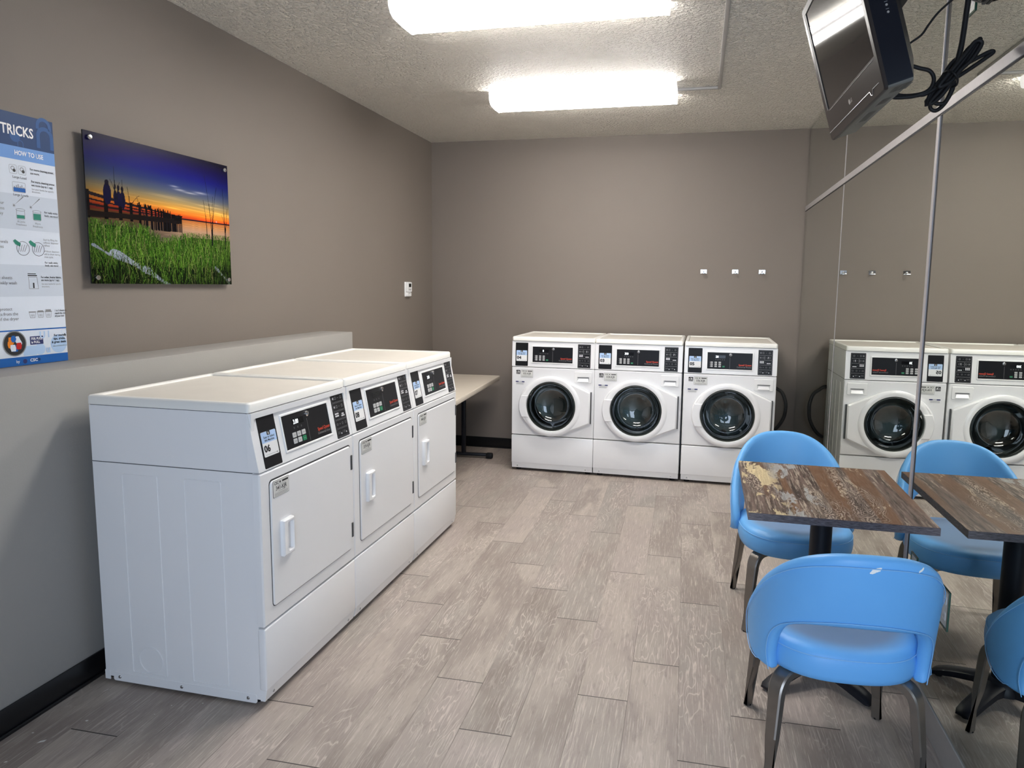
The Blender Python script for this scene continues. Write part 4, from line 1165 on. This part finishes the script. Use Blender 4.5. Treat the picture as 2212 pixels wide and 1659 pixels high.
for k, s_ in enumerate(('1 to 3 sheets to', 'match the size', 'of your load')): tx(s_, -.047, .196-k*.0105, .0100, 'ink', 'LEFT', .022, .82)
# footer artwork
for (cx, cz, r_) in ((-.045, .119, .0), (-.012, .116, -.012), (-.120, .055, .022), (-.038, .070, .036), (-.185, .108, .0)):
    if r_ > 0: m.plate(circ(cx, cz, r_, 24), .0027, .0027, 'ppale', FPo)
    if r_ < 0: m.plate(circ(cx, cz, -r_, 20), .0027, .0027, 'ppale', FPo, hole=circ(cx, cz, -r_-.001, 20))
m.plate(circ(-.047, .1255, .017, 20), .0027, .0027, 'ppale', FPo) if False else None
pr(-.19, -.135, .034, .07, 'ppale', .0026); tx('U', -.120, .096, .036, 'ppale', 'LEFT', .03); tx('I', -.085, .098, .036, 'ppale', 'LEFT', .02); tx('u', -.095, .040, .036, 'ppale', 'LEFT', .05)
pr(-.160, -.105, .074, .105, 'navy', .0031)
m.text('75% FULL', -.157, .092, .0125, 'stick_w', FPo, .0036, bold=.03, sx=.95); m.text('is FULL', -.156, .079, .0125, 'stick_w', FPo, .0036, bold=.03, sx=.95)
tx('For more', -.012, .099, .0125, 'ink', 'RIGHT', .024, .95); tx('tips, tricks,', -.008, .086, .0125, 'ink', 'RIGHT', .024, .95); tx('& great deals:', -.004, .073, .0125, 'ink', 'RIGHT', .024, .95)
tx('tide.com/rewards-csc', -.001, .059, .0095, 'inkg', 'RIGHT', 0, .78)
m.plate([(-.010, .110), (.000-.002, .101), (-.006, .101), (-.004, .096), (-.006, .096), (-.008, .100), (-.011, .098)], .0032, .0032, 'ink', FPo)
m.plate(circ(-.222, .083, .047, 32), .0028, .0028, 'inkg', FPo); m.plate(circ(-.222, .083, .043, 32), .003, .003, 'ink', FPo)
for k, c_ in enumerate(('pw', 'porange', 'pfoot', 'pw', 'porange', 'pred', 'pfoot', 'pw')):
    a = 2.4*k; m.plate([(-.222+.018*math.cos(a)+.016*math.cos(q*PI/3)*(.7+.5*((q*k) % 3)/2), .083+.018*math.sin(a)+.014*math.sin(q*PI/3)) for q in range(6)], .0032+.0001*k, .0032+.0001*k, c_, FPo)
tx('CSC', -.166, .011, .0155, 'stick_w', 'LEFT', .03, 1.1); m.plate(circ(-.128, .0165, .006, 6), .0034, .0034, 'pdark', FPo); m.plate(circ(-.186, .0145, .0085, 20), .003, .003, 'navy', FPo)
tx('by', -.222, .011, .015, 'stick_w', 'LEFT', .01)
pp = m.build('sheet', root, 0)
tag(root, 'blue and white laundry tips poster reading HOW TO USE, at the left edge', 'poster')

# ============================================================ TELEVISION
root = empty('television', (2.825, -3.907, 2.261))
root.rotation_mode = 'QUATERNION'
a_, b_, c_ = -1.518, .276, -.025
Rz = Matrix.Rotation(a_, 3, 'Z'); Rx = Matrix.Rotation(b_, 3, 'X'); Ry = Matrix.Rotation(c_, 3, 'Y')
root.rotation_quaternion = (Rz @ Rx @ Ry).to_quaternion()
W2, H2 = .30, .225
FTv = lambda u, v, h: Vector((u, -h, v))
m = MB(); m.plate(rr(-W2, W2, -H2, H2, .010, 4), -.010, -.004, 'brown_steel', FTv)
m.plate(rr(-W2, W2, -H2, H2, .010, 4), -.004, .0, 'brown_steel', FTv, c=.003, hole=rr(-W2+.026, W2-.024, -H2+.098, H2-.024, .002, 2), cin=.001)
m.build('front_bezel', root, 30)
m = MB(); m.plate(rr(-W2+.034, W2-.024, -H2+.098, H2-.024, .002, 2), -.0035, -.0028, 'screen', FTv); m.build('screen', root, 0)
m = MB(); m.plate([(-W2+.026, -H2+.098), (-W2+.042, -H2+.098), (-W2+.042, H2-.024), (-W2+.026, H2-.024)], -.0025, -.0005, 'ink', FTv); m.build('screen_border', root, 0)
m = MB()
pth = [(-W2+.004, -.0008, -H2+.028), (.185, -.0008, -H2+.028), (.192, -.0008, -H2+.016), (.205, -.0008, -H2+.014), (.214, -.0008, -H2+.028), (W2-.03, -.0008, -H2+.028)]
m.tube(pth, .0009, 'steel', 5)
m.tube([(-W2+.06, -.0006, -H2+.092), (W2-.035, -.0006, -H2+.092)], .0006, 'steel', 5)
m.plate(circ(-.012, -H2+.056, .008, 20), 0, .0009, 'steel', FTv); m.text('LG', .0, -H2+.050, .016, 'steel', FTv, .001, bold=.02)
m.build('trim_strip', root, 40)
m = MB()     # shell behind the bezel
D = .095
fr_ = rr(-W2+.002, W2-.002, -H2+.002, H2-.002, .010, 4); bk = rr(-W2+.03, W2-.03, -H2+.05, H2-.05, .02, 4); md_ = rr(-W2+.003, W2-.003, -H2+.004, H2-.004, .012, 4)
bmm = m.bm; k0 = m.mi('tvback'); k1 = m.mi('tvunder')
L0 = [bmm.verts.new((u, .0095, v)) for u, v in ccw(fr_)]; L1 = [bmm.verts.new((u, .075, v)) for u, v in ccw(md_)]; L2 = [bmm.verts.new((u, D, v)) for u, v in ccw(bk)]
for A_, B_ in ((L0, L1), (L1, L2)):
    for i in range(len(A_)):
        j = (i+1) % len(A_); f = bmm.faces.new([A_[i], A_[j], B_[j], B_[i]])
        f.material_index = k1 if (A_[i].co.z+A_[j].co.z)/2 < -H2+.008 else k0
f = bmm.faces.new(L2); f.material_index = k0
# side control marks
FSd = lambda u, v, h: Vector((W2+h-.002, u, v))
for zz in (.082, .042):
    for s2 in (0, 1):
        zc = zz-s2*.017; P = []
        m.text('(' if s2 == 0 else ')', .048, zc, .020, 'inkg', FSd, .0012, 'CENTER', .0, 1, rot=PI/2)
    m.text('+', .043, zz, .008, 'inkg', FSd, .0012, 'CENTER', 0, 1)
for k in range(3): m.plate(circ(.050, .003-k*.019, .0032, 12), 0, .002, 'steel', FSd)
for k in range(3): m.rect(.046, .054, .011-k*.019, .0122-k*.019, 'inkg', FSd, .0012)
m.build('rear_shell', root, 30)
FB = lambda u, v, h: Vector((u, v, -H2-.0+h*-1+.003))
m = MB(); m.rect(W2-.080, W2-.018, .028, .078, 'tvunder', FB, .0008)
for r_ in range(2):
    for k in range(12): m.rect(W2-.075+k*.0045, W2-.0728+k*.0045, .032+r_*.022, .050+r_*.022, 'ink', FB, .001)
m.build('vent_grille', root, 0)
for (u0, u1) in ((.10, .16), (-.10, .02)):
    m = MB(); m.frame(u0-.008, u1+.008, .03, .066, .0015, 'inkg', FB, .001); m.rect(u0-.001, u1+.001, .037, .058, 'ink', FB, .001); m.build('port_recess', root, 0)
tag(root, 'black flat television tilted down from the mirror wall near the ceiling', 'television')
root = empty('television_bracket', (XM, -3.80, 2.43))
m = MB(); m.box(-.012, 0, -.07, .07, -.02, .12, 'blackmetal', .002, 1); m.build('wall_plate', root, 30)
m = MB(); m.box(-.27, -.012, -.03, .03, .02, .07, 'blackmetal', .004, 1); m.build('arm', root, 30)
m = MB(); m.box(-.345, -.25, -.075, .075, -.035, .085, 'rubber', .004, 1); m.build('head', root, 30)
tag(root, 'black wall bracket holding the television, partly cut by the top edge', 'bracket')

# ============================================================ HANGING CORDS
Y = -3.95
def cd(P, dy=0): return [(x, Y+dy, z) for x, z in P]
m = MB(); R_ = .0058
m.tube(crom(cd([(3.172, 2.60), (3.166, 2.45), (3.160, 2.362), (3.159, 2.341), (3.157, 2.312), (3.155, 2.275), (3.152, 2.235), (3.148, 2.206), (3.144, 2.188), (3.13, 2.15), (3.11, 2.12)]), 6), .0078, 'rubber', 10)
loops = [([(3.077, 2.071), (3.111, 2.116), (3.147, 2.169), (3.172, 2.208), (3.190, 2.237), (3.194, 2.233), (3.167, 2.181), (3.143, 2.147), (3.112, 2.097), (3.086, 2.07)], -.012),
         ([(3.075, 2.068), (3.089, 2.102), (3.117, 2.149), (3.145, 2.177), (3.154, 2.19), (3.145, 2.195), (3.129, 2.178), (3.11, 2.144), (3.085, 2.108)], .012),
         ([(3.119, 2.125), (3.152, 2.145), (3.185, 2.167), (3.218, 2.191), (3.235, 2.205), (3.227, 2.207), (3.2, 2.194), (3.167, 2.176), (3.143, 2.159), (3.11, 2.13)], .0),
         ([(3.101, 2.084), (3.116, 2.074), (3.129, 2.081), (3.142, 2.114), (3.148, 2.16), (3.145, 2.177), (3.136, 2.174), (3.124, 2.154), (3.102, 2.116), (3.09, 2.083), (3.09, 2.062), (3.106, 2.056), (3.128, 2.077), (3.146, 2.12), (3.14, 2.15)], .024),
         ([(3.094, 2.111), (3.125, 2.156), (3.158, 2.2), (3.18, 2.23), (3.196, 2.223), (3.175, 2.183), (3.148, 2.155), (3.124, 2.124)], -.024),
         ([(3.08, 2.085), (3.112, 2.128), (3.15, 2.185), (3.184, 2.232), (3.19, 2.225), (3.16, 2.175), (3.13, 2.125), (3.10, 2.09)], .036)]
for P, dy in loops: m.tube(crom(cd(P, dy), 6, True), R_, 'rubber', 8, closed=True)
cb = m.build('cord', None, 0)
m = MB()
for k in range(14): pass
ring = [(3.128+.022*math.cos(a)*.75, Y+.045*math.sin(a), 2.137-.022*math.cos(a)*.9) for a in [2*PI*k/24 for k in range(24)]]
m.tube(ring, .003, 'rubber', 6, closed=True); tz_ = m.build('cord_tie', cb, 0)
m = MB()
m.tube(crom([(2.945, -3.93, 2.13), (2.975, -3.94, 2.098), (3.018, Y, 2.092), (3.05, Y, 2.096), (3.068, Y, 2.099), (3.102, Y, 2.12), (3.126, Y, 2.143)], 6), R_, 'rubber', 8)
m.tube(crom([(2.945, -3.93, 2.19), (2.975, -3.94, 2.188), (3.017, Y, 2.181), (3.045, Y, 2.172), (3.074, Y, 2.162), (3.086, Y, 2.139), (3.078, Y, 2.112), (3.05, Y, 2.098), (3.0, Y+.01, 2.10), (2.95, -3.93, 2.125)], 6), R_, 'rubber', 8)
lead = m.build('cord_lead', cb, 0)
cb.name = 'power_cord'
tag(cb, 'bundle of looped black power cord hanging beside the television against the mirror', 'cord')
m = MB(); m.tube(crom([(2.93, -3.93, 2.20), (2.965, Y, 2.20), (2.999, Y, 2.229), (3.018, Y, 2.245), (3.044, Y, 2.264), (3.06, Y, 2.289), (3.079, Y, 2.317), (3.099, Y, 2.338), (3.124, Y, 2.359), (3.16, Y, 2.378), (3.22, Y+.1, 2.40), (3.262, Y+.22, 2.42), (3.264, -3.62, 2.47)], 6), .0032, 'rubber', 8)
tag(m.build('aerial_cable'), 'thin black cable curving up from the television to the high socket', 'cable')

# ============================================================ LIGHT, CAMERA
def area(name, loc, size, energy, col, rot, sy=None):
    l = bpy.data.lights.new(name, 'AREA'); l.energy = energy; l.color = col; l.shape = 'RECTANGLE'; l.size = size; l.size_y = sy or size
    o = bpy.data.objects.new(name, l); o.location = loc; o.rotation_euler = rot; COL.objects.link(o); return o
area('window_daylight', ((WX0+WX1)/2, YR+.02, (WZ0+WZ1)/2), WX1-WX0, 66, (.66, .80, 1.0), (PI/2, 0, 0), WZ1-WZ0)

w = bpy.data.worlds.new('World'); SC.world = w; w.use_nodes = True
w.node_tree.nodes['Background'].inputs[0].default_value = (.6, .75, 1, 1); w.node_tree.nodes['Background'].inputs[1].default_value = .8

cam = bpy.data.cameras.new('Camera'); co_ = bpy.data.objects.new('Camera', cam); COL.objects.link(co_)
cam.sensor_width = 36; cam.sensor_fit = 'HORIZONTAL'; cam.lens = 1525.83/2212*36
cam.shift_x = -(1143.93-1106)/2212; cam.shift_y = (802.93-829.5)/2212; cam.clip_start = .02
R_ = Vector((.97268, .231875, .011261)); U_ = Vector((-.039039, .115563, .992533)); B_ = -Vector((-.228842, .965857, -.121458))
mt = Matrix(((R_.x, U_.x, B_.x, 2.4452), (R_.y, U_.y, B_.y, -6.3068), (R_.z, U_.z, B_.z, 1.5303), (0, 0, 0, 1)))
co_.matrix_world = mt; SC.camera = co_

SC.view_settings.view_transform = 'Standard'; SC.view_settings.look = 'None'; SC.view_settings.exposure = 0.1; SC.view_settings.gamma = 1
SC.view_settings.use_curve_mapping = False
SC.cycles.use_denoising = True
SC.cycles.use_adaptive_sampling = True; SC.cycles.adaptive_threshold = .035
SC.cycles.max_bounces = 8; SC.cycles.diffuse_bounces = 4; SC.cycles.glossy_bounces = 6; SC.cycles.transparent_max_bounces = 8
SC.cycles.sample_clamp_indirect = 60
SC.cycles.caustics_reflective = True; SC.cycles.caustics_refractive = False
